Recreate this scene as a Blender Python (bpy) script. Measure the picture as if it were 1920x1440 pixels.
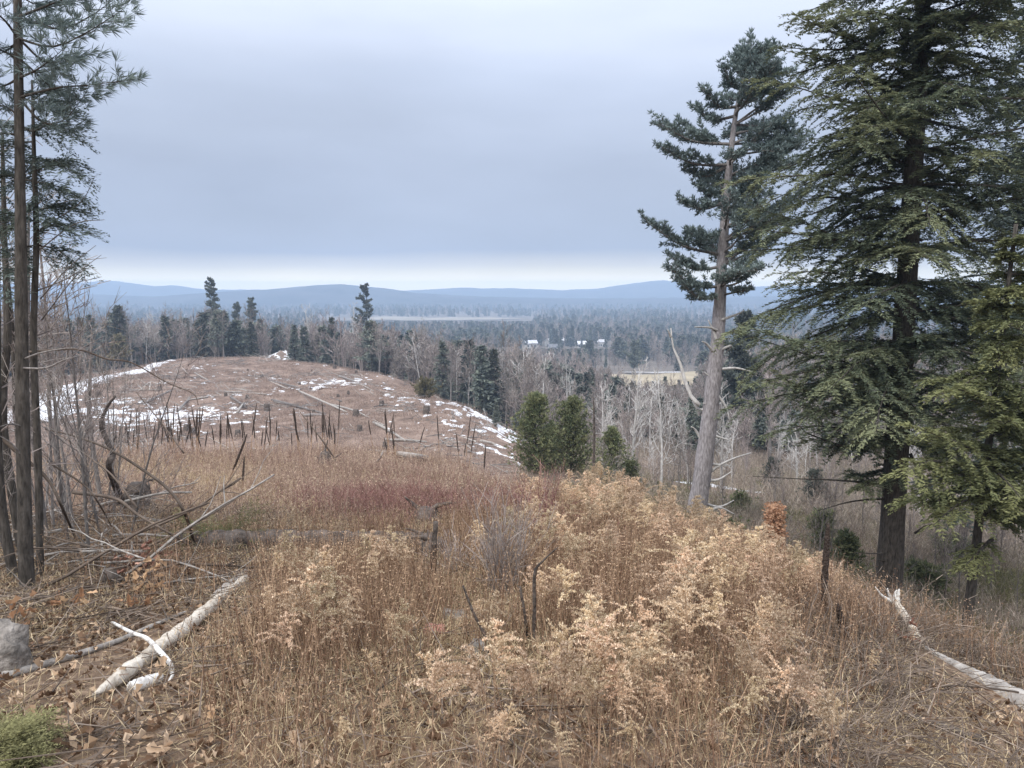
import bpy, math, random
import numpy as np
from mathutils import Vector, Matrix

sc = bpy.context.scene
for o in list(bpy.data.objects):
    bpy.data.objects.remove(o)
C = sc.collection
rng = np.random.default_rng(7)
random.seed(7)

# ------------------------------------------------------------------ camera, sky, sun, exposure
FPX, PITCH = 1450.0, math.radians(6.9)
cam = bpy.data.objects.new('camera', bpy.data.cameras.new('camera'))
C.objects.link(cam)
cam.data.sensor_width = 36
cam.data.lens = 36 * FPX / 1920
cam.data.clip_start = 0.05
cam.data.clip_end = 20000
cam.location = (0, 0, 0)
cam.rotation_euler = (math.pi / 2 - PITCH, 0, 0)
sc.camera = cam

SUN_EL, SUN_AZ = 52.0, 205.0            # high, behind the camera and to its left, veiled by the cloud
w = bpy.data.worlds.new('World')
sc.world = w
w.use_nodes = True
nt = w.node_tree
nt.nodes.clear()
N, L = nt.nodes.new, nt.links.new
out = N('ShaderNodeOutputWorld')
sky = N('ShaderNodeTexSky')
sky.sky_type = 'NISHITA'
sky.sun_disc = False
sky.sun_elevation = math.radians(SUN_EL)
sky.sun_rotation = math.radians(SUN_AZ)
bg_sky = N('ShaderNodeBackground')
bg_sky.inputs['Strength'].default_value = 0.06
L(sky.outputs[0], bg_sky.inputs['Color'])
tc = N('ShaderNodeTexCoord')
sep = N('ShaderNodeSeparateXYZ')
L(tc.outputs['Generated'], sep.inputs[0])
mp = N('ShaderNodeMapping')
mp.inputs['Scale'].default_value = (1.3, 1.3, 9.0)
L(tc.outputs['Generated'], mp.inputs[0])
nz = N('ShaderNodeTexNoise')
nz.inputs['Scale'].default_value = 1.6
nz.inputs['Detail'].default_value = 4
nz.inputs['Roughness'].default_value = 0.45
L(mp.outputs[0], nz.inputs['Vector'])
warp = N('ShaderNodeMath'); warp.operation = 'MULTIPLY_ADD'     # cloud base is uneven: shift the elevation a little
warp.inputs[1].default_value = 0.17
L(nz.outputs['Fac'], warp.inputs[0])
sub = N('ShaderNodeMath'); sub.operation = 'SUBTRACT'; sub.inputs[1].default_value = 0.085
L(sep.outputs['Z'], sub.inputs[0])
fade = N('ShaderNodeMath'); fade.operation = 'MULTIPLY'
L(sub.outputs[0], warp.inputs[2])
# near the horizon the band is straight; mix warped and plain elevation by height
mr = N('ShaderNodeMapRange'); mr.inputs[1].default_value = 0.03; mr.inputs[2].default_value = 0.16
mr.inputs[3].default_value = 0.12; mr.inputs[4].default_value = 1.0
L(sep.outputs['Z'], mr.inputs[0])
mz = N('ShaderNodeMix'); mz.data_type = 'FLOAT'
L(mr.outputs[0], mz.inputs[0]); L(sep.outputs['Z'], mz.inputs[2]); L(warp.outputs[0], mz.inputs[3])
m2 = N('ShaderNodeMapRange'); m2.inputs[1].default_value = -0.1; m2.inputs[2].default_value = 1.0
L(mz.outputs[0], m2.inputs[0])
ramp = N('ShaderNodeValToRGB')
L(m2.outputs[0], ramp.inputs[0])
def s2l(c):
    return tuple((x / 255 / 12.92) if x / 255 < 0.04045 else ((x / 255 + 0.055) / 1.055) ** 2.4 for x in c)
stops = [(-0.1, (60, 55, 48)), (-0.015, (90, 95, 100)), (-0.004, (352, 325, 272)), (0.007, (345, 320, 270)), (0.014, (296, 279, 242)), (0.021, (256, 248, 226)), (0.030, (218, 218, 220)),
         (0.050, (172, 184, 208)), (0.14, (178, 189, 211)), (0.24, (193, 204, 225)), (0.34, (208, 217, 235)), (0.6, (222, 229, 243)), (1.0, (228, 232, 243))]
el = ramp.color_ramp.elements
while len(el) < len(stops):
    el.new(0.5)
for e, (p, c) in zip(el, stops):
    e.position = (p + 0.1) / 1.1
    e.color = (*s2l(c), 1)
bg_cl = N('ShaderNodeBackground')
zen = N('ShaderNodeMapRange')              # an overcast deck grows brighter towards the zenith
zen.inputs[1].default_value = 0.20; zen.inputs[2].default_value = 1.0; zen.inputs[3].default_value = 0.645; zen.inputs[4].default_value = 1.7
L(sep.outputs['Z'], zen.inputs[0]); L(zen.outputs[0], bg_cl.inputs['Strength'])
nz2 = N('ShaderNodeTexNoise'); nz2.inputs['Scale'].default_value = 2.2; nz2.inputs['Detail'].default_value = 5; nz2.inputs['Roughness'].default_value = 0.5
mp2 = N('ShaderNodeMapping'); mp2.inputs['Scale'].default_value = (1.0, 1.0, 3.5); mp2.inputs['Rotation'].default_value = (0.0, 0.18, 0.3); L(tc.outputs['Generated'], mp2.inputs[0]); L(mp2.outputs[0], nz2.inputs['Vector'])
vmr = N('ShaderNodeMapRange'); vmr.inputs[1].default_value = 0.3; vmr.inputs[2].default_value = 0.7; vmr.inputs[3].default_value = 0.90; vmr.inputs[4].default_value = 1.08; L(nz2.outputs['Fac'], vmr.inputs[0])
hsv = N('ShaderNodeHueSaturation'); L(ramp.outputs[0], hsv.inputs['Color']); L(vmr.outputs[0], hsv.inputs['Value'])
L(hsv.outputs[0], bg_cl.inputs['Color'])
mixb = N('ShaderNodeMixShader')
mixb.inputs[0].default_value = 0.93     # a closed cloud deck over the clear sky
L(bg_sky.outputs[0], mixb.inputs[1]); L(bg_cl.outputs[0], mixb.inputs[2])
L(mixb.outputs[0], out.inputs[0])
sun = bpy.data.objects.new('sun', bpy.data.lights.new('sun', 'SUN'))
C.objects.link(sun)
sun.data.energy = 1.5
sun.data.angle = math.radians(40)
sun.data.color = (1.0, 0.96, 0.9)
se, sa = math.radians(SUN_EL), math.radians(SUN_AZ)
sdir = Vector((math.cos(se) * math.sin(sa), math.cos(se) * math.cos(sa), math.sin(se)))
sun.rotation_euler = sdir.to_track_quat('Z', 'Y').to_euler()
sc.view_settings.view_transform = 'Standard'
sc.view_settings.look = 'None'
sc.view_settings.exposure = 0.8
sc.view_settings.gamma = 1
sc.view_settings.use_curve_mapping = False
sc.render.engine = 'CYCLES'
sc.cycles.use_denoising = True
sc.cycles.max_bounces = 6
sc.cycles.diffuse_bounces = 3
sc.cycles.transmission_bounces = 3
sc.cycles.volume_bounces = 1
sc.cycles.transparent_max_bounces = 4
sc.cycles.caustics_reflective = False
sc.cycles.caustics_refractive = False

# ------------------------------------------------------------------ camera geometry helpers
FV = np.array([0, math.cos(PITCH), -math.sin(PITCH)])
UV = np.array([0, math.sin(PITCH), math.cos(PITCH)])
XV = np.array([1.0, 0, 0])
def ray(u, v):
    return FV + XV * ((u - 960) / FPX) + UV * ((720 - v) / FPX)
def at(u, v, Y):                       # the point seen at (u, v) that lies Y metres ahead
    d = ray(u, v)
    return d * (Y / d[1])
def project(P):
    P = np.asarray(P, float)
    dep = P @ FV
    return 960 + FPX * (P @ XV) / dep, 720 - FPX * (P @ UV) / dep

# ------------------------------------------------------------------ noise
def hash2(ix, iy, s):
    n = (ix.astype(np.int64) * 374761393 + iy.astype(np.int64) * 668265263 + s * 1442695041) & 0x7fffffff
    n = ((n ^ (n >> 13)) * 1274126177) & 0x7fffffff
    n = n ^ (n >> 16)
    return (n & 0xffff) / 65535.0
def vnoise(x, y, s=0):
    x = np.asarray(x, float); y = np.asarray(y, float)
    ix = np.floor(x); iy = np.floor(y)
    fx = x - ix; fy = y - iy
    fx = fx * fx * (3 - 2 * fx); fy = fy * fy * (3 - 2 * fy)
    a = hash2(ix, iy, s); b = hash2(ix + 1, iy, s); c = hash2(ix, iy + 1, s); d = hash2(ix + 1, iy + 1, s)
    return (a * (1 - fx) + b * fx) * (1 - fy) + (c * (1 - fx) + d * fx) * fy
def fbm(x, y, s=0, o=4):
    r = 0; a = 0.5; t = 0
    for i in range(o):
        r = r + a * vnoise(x * 2 ** i, y * 2 ** i, s + i * 17); t += a; a *= 0.5
    return r / t

# ------------------------------------------------------------------ terrain
ctrl = []                              # (x, y, z)
def cv(u, v, Y):
    ctrl.append(tuple(at(u, v, Y)))
def cz(u, z, Y):
    ctrl.append(((u - 960) / FPX * Y, Y, z))
for u in (-900, -300, 300, 960, 1500, 2100, 2800):
    cz(u, -1.65 if u < 1400 else -1.7, 0.2)
    cz(u, -1.6, -6)
for u in (-300, 200, 600, 960, 1300):
    cz(u, -1.82, 2.7); cz(u, -2.25, 5)
for u in (-400, 50, 400, 800):
    cz(u, -2.8, 8); cz(u, -3.5, 12); cz(u, -5.0, 20); cz(u, -6.9, 31)
cz(1100, -2.75, 8); cz(960, -3.6, 12); cz(930, -5.2, 20); cz(880, -7.1, 30); cz(1000, -4.9, 17); cz(1010, -7.2, 25); cz(960, -8.6, 33)
cz(1650, -1.95, 2.9); cz(1920, -2.1, 2.9); cz(1500, -2.3, 4.6)
cv(1920, 1335, 4.6); cv(1700, 1200, 6.0); cv(1550, 1160, 6.5); cv(1350, 1070, 8); cv(1200, 990, 11); cv(1060, 925, 17)
for u, z, Y in ((1350, -5.4, 14), (1550, -5.6, 12), (1750, -5.4, 10), (1920, -5.0, 8.5), (1150, -7.0, 22), (1920, -8.0, 17), (2400, -5.2, 8), (2400, -8.2, 17),
                (1695, -7.1, 17), (1300, -7.6, 24), (1500, -8.0, 22), (1050, -9.2, 38), (1920, -13, 40), (1700, -12.5, 40), (1450, -11.6, 42), (1250, -11.2, 45),
                (2400, -13, 40), (1920, -18, 80), (1700, -17.5, 80), (1450, -17, 80), (1250, -16.6, 78), (1100, -15.5, 66), (2400, -18, 80),
                (1100, -20.5, 115), (1350, -20.5, 115), (1700, -21, 115), (1350, -25, 165), (1700, -25, 165), (2400, -25, 165)):
    cz(u, z, Y)
# hollow beyond the meadow, then the logged knoll
for u in (-400, 60, 300, 550, 800):
    cz(u, -10.6, 42)
cz(900, -10.8, 44)
for u, v, Y in ((150, 835, 57), (450, 845, 57), (700, 850, 57), (860, 852, 57), (940, 848, 60), (100, 770, 80), (300, 765, 85), (450, 760, 88), (650, 760, 85), (800, 775, 80), (900, 800, 73),
                (95, 738, 98), (200, 705, 122), (295, 684, 148), (450, 700, 128), (600, 705, 126), (700, 722, 112), (800, 740, 100), (880, 768, 86),
                (400, 672, 160), (500, 674, 158), (560, 680, 150), (650, 692, 138), (740, 708, 122)):
    cv(u, v, Y)
for u, z, Y in ((-100, -12.5, 60), (-100, -14, 95), (-100, -17, 140), (100, -18, 150), (250, -20, 195), (400, -20, 205), (550, -21, 200), (680, -21, 175), (800, -21.5, 148), (900, -21.5, 120), (960, -20, 98),
                (990, -17.5, 76), (1000, -14.0, 58), (-700, -14, 90), (-700, -22, 180), (-100, -22, 200), (150, -24, 260), (450, -25, 270), (700, -27, 250), (850, -28, 230), (1000, -27, 190)):
    cz(u, z, Y)
for Y, z in ((320, -35), (460, -41), (620, -44.5), (1000, -48), (1500, -50.5), (2500, -52), (4500, -53)):
    for u in (-1200, -400, 200, 700, 1200, 1700, 2600):
        zz = z + (3.5 if (u < 500 and Y < 500) else 0)
        cz(u, zz, Y)
ctrl = np.array(ctrl)
SH = 12.0
def feat(x, y):
    q = np.maximum(y + SH, 0.5)
    return x / q * 2.0, np.log(q) * 2.2
_fx, _fy = feat(ctrl[:, 0], ctrl[:, 1])
_T = ctrl[:, 2] / (ctrl[:, 1] + SH)
CC = 0.10
_D = np.sqrt((_fx[:, None] - _fx[None]) ** 2 + (_fy[:, None] - _fy[None]) ** 2 + CC * CC)
_m = _T.mean()
_W = np.linalg.solve(_D + np.eye(len(_T)) * -1e-4, _T - _m)
def h(x, y, detail=True):
    x = np.atleast_1d(np.asarray(x, float)); y = np.atleast_1d(np.asarray(y, float))
    sh = x.shape
    x = x.ravel(); y = y.ravel()
    res = np.empty_like(x)
    for i in range(0, len(x), 40000):
        fx, fy = feat(x[i:i + 40000], y[i:i + 40000])
        fx = np.clip(fx, -3.2, 3.2)
        D = np.sqrt((fx[:, None] - _fx[None]) ** 2 + (fy[:, None] - _fy[None]) ** 2 + CC * CC)
        res[i:i + 40000] = (D @ _W + _m) * (np.maximum(y[i:i + 40000], -11.4) + SH)
    if detail:
        res = res + 0.16 * (fbm(x * 0.55, y * 0.55, 3) - 0.5) * np.clip(y / 4, 0.3, 1) + np.clip((y - 20) / 60, 0, 1) * (1.1 * (fbm(x * 0.16, y * 0.16, 9) - 0.5) + .5 * (fbm(x * 0.6, y * 0.6, 12, 3) - .5))
    return res.reshape(sh)
def h1(x, y):
    return float(h([x], [y])[0])
_Ys = np.exp(np.linspace(math.log(1.2), math.log(3000), 1500))
def hit(u, v, ymin=1.2):               # where the sight line through (u, v) meets the ground
    d = ray(u, v); d = d / d[1]
    Ys = _Ys[_Ys >= ymin]
    hz = h(Ys * d[0], Ys)
    below = np.nonzero(Ys * d[2] <= hz)[0]
    Y = Ys[below[0]] if len(below) else 3000
    return np.array([Y * d[0], Y, h1(Y * d[0], Y)])
def on(u, Y):                          # ground point in picture column u, Y metres ahead
    x = (u - 960) / FPX * Y
    return np.array([x, Y, h1(x, Y)])

# ------------------------------------------------------------------ mesh building
class Geo:
    def __init__(self):
        self.v = []; self.f = []; self.t = []; self.n = 0
    def add(self, V, F, tone=0.5):
        V = np.asarray(V, float).reshape(-1, 3); F = np.asarray(F, np.int64)
        self.v.append(V); self.f.append(F + self.n)
        self.t.append(np.broadcast_to(np.asarray(tone, float), (len(V),)))
        self.n += len(V)
        return self
    def merge(self, g):
        for V, F, T in zip(g.v, g.f, g.t):
            k = self.n
            self.v.append(V); self.t.append(T)
        # face indices of g are already offset inside g: shift them all by our count before merging
        base = self.n
        for F in g.f:
            self.f.append(F + base)
        self.n += g.n
        return self
    def mesh(self, name, mat, origin=(0, 0, 0), smooth=False):
        me = bpy.data.meshes.new(name)
        V = np.concatenate(self.v) - np.asarray(origin, float)
        T = np.concatenate(self.t)
        nf = sum(len(F) for F in self.f)
        li = np.concatenate([F.ravel() for F in self.f])
        ln = np.concatenate([np.full(len(F), F.shape[1]) for F in self.f])
        ls = np.concatenate([[0], np.cumsum(ln)[:-1]])
        me.vertices.add(len(V)); me.vertices.foreach_set('co', V.ravel().astype(np.float32))
        me.loops.add(len(li)); me.loops.foreach_set('vertex_index', li.astype(np.int32))
        me.polygons.add(nf); me.polygons.foreach_set('loop_start', ls.astype(np.int32))
        me.polygons.foreach_set('use_smooth', np.full(nf, smooth))
        a = me.attributes.new('tone', 'FLOAT', 'POINT')
        a.data.foreach_set('value', T.astype(np.float32))
        me.update(calc_edges=True)
        me.validate()
        if mat is not None:
            me.materials.append(mat)
        return me

def unit(a):
    a = np.asarray(a, float)
    return a / np.maximum(np.linalg.norm(a, axis=-1, keepdims=True), 1e-9)
def spline(pts, n):
    p = np.asarray(pts, float)
    if len(p) == 2:
        t = np.linspace(0, 1, n)[:, None]
        return p[0] * (1 - t) + p[1] * t
    q = np.vstack([2 * p[0] - p[1], p, 2 * p[-1] - p[-2]])
    s = np.linspace(0, len(p) - 1 - 1e-6, n)
    i = s.astype(int); t = (s - i)[:, None]
    a, b, c, d = q[i], q[i + 1], q[i + 2], q[i + 3]
    return 0.5 * (2 * b + (c - a) * t + (2 * a - 5 * b + 4 * c - d) * t ** 2 + (3 * b - a - 3 * c + d) * t ** 3)
def tube(path, rad, sides=6, jag=0.0, cap=True, rs=None, flat=1.0):
    p = np.asarray(path, float); n = len(p)
    r = np.interp(np.linspace(0, 1, n), np.linspace(0, 1, len(np.atleast_1d(rad))), np.atleast_1d(rad))
    T = unit(np.gradient(p, axis=0))
    ref = np.array([0, 0, 1.0]) if abs(T[:, 2]).mean() < 0.8 else np.array([1.0, 0, 0])
    A = unit(np.cross(T, ref)); B = np.cross(A, T)
    a = np.linspace(0, 2 * np.pi, sides, endpoint=False)
    rr = r[:, None] * np.ones(sides)
    if jag:
        g = rs or rng
        rr = rr * (1 + jag * (g.random((n, sides)) - 0.5))
    V = p[:, None] + rr[..., None] * (np.cos(a)[None, :, None] * A[:, None] + flat * np.sin(a)[None, :, None] * B[:, None])
    V = V.reshape(-1, 3)
    i = np.arange(n - 1)[:, None] * sides; j = np.arange(sides)[None]; k = (j + 1) % sides
    F = np.stack([i + j, i + k, i + sides + k, i + sides + j], -1).reshape(-1, 4)
    return V, F, n, sides
def add_tube(g, path, rad, sides=6, tone=0.5, jag=0.0, cap=True, flat=1.0):
    V, F, n, s = tube(path, rad, sides, jag, flat=flat)
    base = g.n
    g.add(V, F, tone)
    if cap and s > 3:
        c0, c1 = V[:s].mean(0), V[-s:].mean(0)
        f0 = [[base + (q + 1) % s, base + q, base + n * s] for q in range(s)]
        f1 = [[base + (n - 1) * s + q, base + (n - 1) * s + (q + 1) % s, base + n * s + 1] for q in range(s)]
        g.v.append(np.array([c0, c1])); g.t.append(np.full(2, tone if np.isscalar(tone) else 0.5)); g.n += 2
        g.f.append(np.array(f0 + f1))
def sticks(g, A, B, r0, r1, tone=0.5):     # many three-sided straight sticks at once
    A = np.asarray(A, float); B = np.asarray(B, float); n = len(A)
    D = unit(B - A)
    W = unit(np.cross(D, rng.normal(size=(n, 3)))); Z = np.cross(D, W)
    r0 = np.broadcast_to(r0, (n,))[:, None]; r1 = np.broadcast_to(r1, (n,))[:, None]
    V = []
    for base, r in ((A, r0), (B, r1)):
        for k in range(3):
            a = 2 * math.pi * k / 3
            V.append(base + r * (math.cos(a) * W + math.sin(a) * Z))
    V = np.stack(V, 1).reshape(-1, 3)
    o = np.arange(n)[:, None] * 6
    F = np.concatenate([o + np.array([k, (k + 1) % 3, 3 + (k + 1) % 3, 3 + k]) for k in range(3)])
    g.add(V, F, np.repeat(np.broadcast_to(tone, (n,)), 6))
def kites(g, B, D, Ln, Wd, tone=0.5, W=None, mid=0.45, bend=0.0):
    B = np.asarray(B, float); D = unit(D); n = len(B)
    if n == 0:
        return
    if W is None:
        W = unit(np.cross(D, rng.normal(size=(n, 3))))
    Ln = np.broadcast_to(Ln, (n,))[:, None]; Wd = np.broadcast_to(Wd, (n,))[:, None]
    M = B + D * Ln * mid
    if bend:
        M = M + np.array([0, 0, 1.0]) * Ln * bend
    V = np.stack([B, M + W * Wd / 2, B + D * Ln, M - W * Wd / 2], 1).reshape(-1, 3)
    F = np.arange(n)[:, None] * 4 + np.arange(4)[None]
    g.add(V, F, np.repeat(np.broadcast_to(tone, (n,)), 4))

# ------------------------------------------------------------------ materials
def mat(name, a, b, c=None, scale=8.0, rough=0.9, stretch=(1, 1, 1), bump=0.0, bscale=None, tone=0.0, transl=0.0, objvar=0.0, spec=0.2, hue=0.0):
    m = bpy.data.materials.new(name); m.use_nodes = True
    t = m.node_tree; t.nodes.clear(); n = t.nodes.new; l = t.links.new
    o = n('ShaderNodeOutputMaterial'); p = n('ShaderNodeBsdfPrincipled')
    p.inputs['Roughness'].default_value = rough
    p.inputs['Specular IOR Level'].default_value = spec
    co = n('ShaderNodeTexCoord'); mp_ = n('ShaderNodeMapping'); mp_.inputs['Scale'].default_value = stretch
    l(co.outputs['Object'], mp_.inputs[0])
    x = n('ShaderNodeTexNoise'); x.inputs['Scale'].default_value = scale; x.inputs['Detail'].default_value = 5; x.inputs['Roughness'].default_value = 0.65
    l(mp_.outputs[0], x.inputs['Vector'])
    r = n('ShaderNodeValToRGB'); e = r.color_ramp.elements
    e[0].position = 0.32; e[0].color = (*a, 1); e[1].position = 0.68; e[1].color = (*b, 1)
    if c is not None:
        q = e.new(0.5); q.color = (*c, 1)
    fac = x.outputs['Fac']
    if tone > 0:
        at_ = n('ShaderNodeAttribute'); at_.attribute_name = 'tone'
        mx = n('ShaderNodeMix'); mx.data_type = 'FLOAT'; mx.inputs[0].default_value = tone
        l(fac, mx.inputs[2]); l(at_.outputs['Fac'], mx.inputs[3]); fac = mx.outputs[0]
    l(fac, r.inputs[0]); col = r.outputs[0]
    if objvar > 0:
        oi = n('ShaderNodeObjectInfo')
        hs = n('ShaderNodeHueSaturation')
        rr = n('ShaderNodeMapRange'); rr.inputs[3].default_value = 1 - objvar; rr.inputs[4].default_value = 1 + objvar
        l(oi.outputs['Random'], rr.inputs[0]); l(rr.outputs[0], hs.inputs['Value']); l(col, hs.inputs['Color'])
        if hue > 0:
            r2 = n('ShaderNodeMapRange'); r2.inputs[3].default_value = 0.5 - hue; r2.inputs[4].default_value = 0.5 + hue
            mm = n('ShaderNodeMath'); mm.operation = 'FRACT'; m3 = n('ShaderNodeMath'); m3.operation = 'MULTIPLY'; m3.inputs[1].default_value = 7.31
            l(oi.outputs['Random'], m3.inputs[0]); l(m3.outputs[0], mm.inputs[0]); l(mm.outputs[0], r2.inputs[0]); l(r2.outputs[0], hs.inputs['Hue'])
        col = hs.outputs[0]
    l(col, p.inputs['Base Color'])
    if bump > 0:
        bn = n('ShaderNodeTexNoise'); bn.inputs['Scale'].default_value = bscale or scale * 2; bn.inputs['Detail'].default_value = 6
        l(mp_.outputs[0], bn.inputs['Vector'])
        bp = n('ShaderNodeBump'); bp.inputs['Strength'].default_value = bump; bp.inputs['Distance'].default_value = 0.03
        l(bn.outputs['Fac'], bp.inputs['Height']); l(bp.outputs[0], p.inputs['Normal'])
    sh = p.outputs[0]
    if transl > 0:
        tr = n('ShaderNodeBsdfTranslucent'); l(col, tr.inputs['Color'])
        ms = n('ShaderNodeMixShader'); ms.inputs[0].default_value = transl
        l(sh, ms.inputs[1]); l(tr.outputs[0], ms.inputs[2]); sh = ms.outputs[0]
    l(sh, o.inputs['Surface'])
    return m

M = {}
M['ground'] = None
M['snow'] = mat('snow', (.50, .49, .49), (.80, .81, .83), (.72, .73, .75), scale=0.9, rough=0.7, bump=0.3, bscale=6)
M['far_snow'] = mat('far_snow', (.66, .66, .66), (.85, .86, .88), scale=0.05, rough=0.8)
M['field'] = mat('field_grass', (.30, .25, .17), (.44, .37, .26), scale=0.05, rough=1)
M['far_field'] = mat('far_field_grass', (.20, .175, .14), (.34, .295, .235), scale=0.02, rough=1)
M['hill'] = mat('hill_forest', (.025, .03, .035), (.07, .07, .075), scale=0.012, rough=1)
M['pine_bark'] = mat('pine_bark', (.17, .155, .155), (.46, .43, .43), (.31, .285, .285), scale=5, stretch=(5, 5, 1.1), bump=1.0, bscale=7, rough=0.95)
M['dark_bark'] = mat('dark_bark', (.03, .026, .022), (.12, .105, .09), scale=7, stretch=(4, 4, 1), bump=0.9, bscale=9, rough=0.95)
M['grey_bark'] = mat('grey_bark', (.12, .105, .097), (.30, .275, .255), scale=9, stretch=(3, 3, 1), bump=0.6, rough=0.95, objvar=0.25)
M['pale_bark'] = mat('pale_bark', (.36, .34, .32), (.62, .60, .57), scale=6, stretch=(2, 2, 1), rough=0.9, objvar=0.2)
M['twig'] = mat('twig', (.19, .16, .145), (.38, .33, .30), scale=3, rough=0.95, tone=0.5, objvar=0.3, hue=0.02)
M['deadwood'] = mat('deadwood', (.20, .18, .16), (.46, .43, .39), (.33, .30, .27), scale=14, stretch=(1, 1, 1), bump=0.6, bscale=30, rough=0.9, objvar=0.15)
M['white_wood'] = mat('white_wood', (.34, .29, .23), (.66, .61, .53), (.54, .48, .40), scale=10, bump=0.7, bscale=26, rough=0.85)
M['dark_wood'] = mat('dark_wood', (.035, .028, .024), (.17, .14, .12), scale=10, bump=0.8, bscale=24, rough=0.95)
M['brown_stick'] = mat('brown_stick', (.075, .055, .043), (.24, .19, .15), scale=8, bump=0.4, rough=0.95, objvar=0.35, tone=0.3)
M['birch'] = mat('birch_bark', (.25, .22, .2), (.78, .76, .72), (.70, .68, .64), scale=12, bump=0.3, rough=0.7)
M['moss'] = mat('moss', (.06, .08, .03), (.16, .17, .08), scale=9, bump=0.8, rough=1)
M['hemlock'] = mat('hemlock_needles', (.085, .11, .085), (.27, .285, .16), (.155, .185, .12), scale=0.7, rough=0.75, tone=0.55, transl=0.25)
M['hemlock_blue'] = mat('dark_hemlock_needles', (.08, .105, .098), (.20, .24, .20), (.13, .16, .14), scale=0.8, rough=0.75, tone=0.5, transl=0.2)
M['young_hemlock'] = mat('young_hemlock_needles', (.08, .095, .045), (.28, .285, .13), (.165, .18, .085), scale=0.9, rough=0.75, tone=0.5, transl=0.3)
M['pine'] = mat('pine_needles', (.105, .14, .14), (.25, .305, .285), (.17, .215, .205), scale=1.2, rough=0.7, tone=0.5, transl=0.2)
M['young_pine'] = mat('young_pine_needles', (.08, .105, .055), (.33, .33, .17), (.17, .19, .10), scale=1.6, rough=0.75, tone=0.5, transl=0.2, objvar=0.12)
M['spruce'] = mat('spruce_needles', (.075, .09, .085), (.20, .215, .17), scale=0.9, rough=0.8, tone=0.5, transl=0.12, objvar=0.35, hue=0.03)
M['olive_tree'] = mat('olive_needles', (.11, .10, .06), (.24, .21, .12), scale=1.0, rough=0.9, tone=0.5, transl=0.2)
M['plume'] = mat('plume_fluff', (.42, .30, .19), (.82, .67, .49), (.66, .50, .34), scale=3, rough=1, tone=0.65, transl=0.3, objvar=0.28, hue=0.012)
M['stem'] = mat('dry_stem', (.15, .085, .055), (.47, .325, .21), scale=5, rough=0.9, tone=0.6, objvar=0.25)
M['dry_leaf'] = mat('dry_leaf', (.13, .075, .045), (.34, .235, .145), scale=5, rough=0.9, tone=0.7, objvar=0.2)
M['meadow'] = mat('meadow_stems', (.20, .13, .105), (.60, .465, .345), (.385, .275, .212), scale=0.35, rough=1, tone=0.55, transl=0.15, objvar=0.22, hue=0.012)
M['straw'] = mat('straw', (.28, .205, .12), (.68, .55, .36), (.48, .375, .23), scale=2, rough=0.9, tone=0.6, transl=0.2, objvar=0.2)
M['red_cane'] = mat('red_canes', (.15, .07, .062), (.38, .225, .19), (.25, .13, .112), scale=2, rough=0.9, tone=0.6, objvar=0.2)
M['scrub'] = mat('knoll_scrub', (.16, .113, .092), (.40, .31, .255), (.27, .198, .16), scale=0.1, rough=1, tone=0.5, objvar=0.3, hue=0.01)
M['mullein'] = mat('mullein_spike', (.03, .022, .018), (.10, .075, .06), scale=40, bump=1.0, bscale=60, rough=1, objvar=0.2)
M['litter'] = mat('leaf_litter', (.15, .09, .055), (.58, .44, .31), (.36, .245, .155), scale=3, rough=0.85, tone=0.8, transl=0.1)
M['oak_red'] = mat('oak_leaf_red', (.20, .10, .07), (.50, .30, .22), (.35, .18, .13), scale=6, rough=0.75, tone=0.6, transl=0.25, objvar=0.25)
M['oak_orange'] = mat('oak_leaf_orange', (.36, .20, .11), (.66, .46, .28), scale=6, rough=0.75, tone=0.6, transl=0.3, objvar=0.2)
M['rust'] = mat('rusty_leaves', (.44, .25, .155), (.62, .40, .26), scale=2, rough=0.9, tone=0.6, transl=0.3)
M['rock'] = mat('rock', (.10, .09, .08), (.40, .36, .32), (.23, .205, .18), scale=9, bump=1.0, bscale=28, rough=0.95)
M['red_rock'] = mat('red_rock', (.26, .11, .085), (.44, .23, .18), scale=6, bump=0.7, bscale=16, rough=0.95)
M['siding'] = mat('house_siding', (.40, .38, .36), (.58, .57, .55), scale=0.5, rough=0.7, objvar=0.12)
M['roof'] = mat('house_roof', (.36, .36, .37), (.58, .58, .6), scale=0.5, rough=0.8, objvar=0.12)
M['dark_roof'] = mat('house_dark_roof', (.10, .10, .11), (.20, .20, .21), scale=0.6, rough=0.8)
M['window'] = mat('house_window', (.03, .035, .045), (.06, .07, .08), scale=1, rough=0.2, spec=0.5)
M['brush'] = mat('brush_twigs', (.18, .145, .115), (.42, .36, .295), (.29, .24, .19), scale=0.15, rough=1, tone=0.5, objvar=0.3, hue=0.02)
M['green_brush'] = mat('green_brush', (.09, .095, .045), (.29, .275, .13), (.19, .18, .085), scale=0.3, rough=1, tone=0.5, transl=0.2, objvar=0.2)

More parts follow.
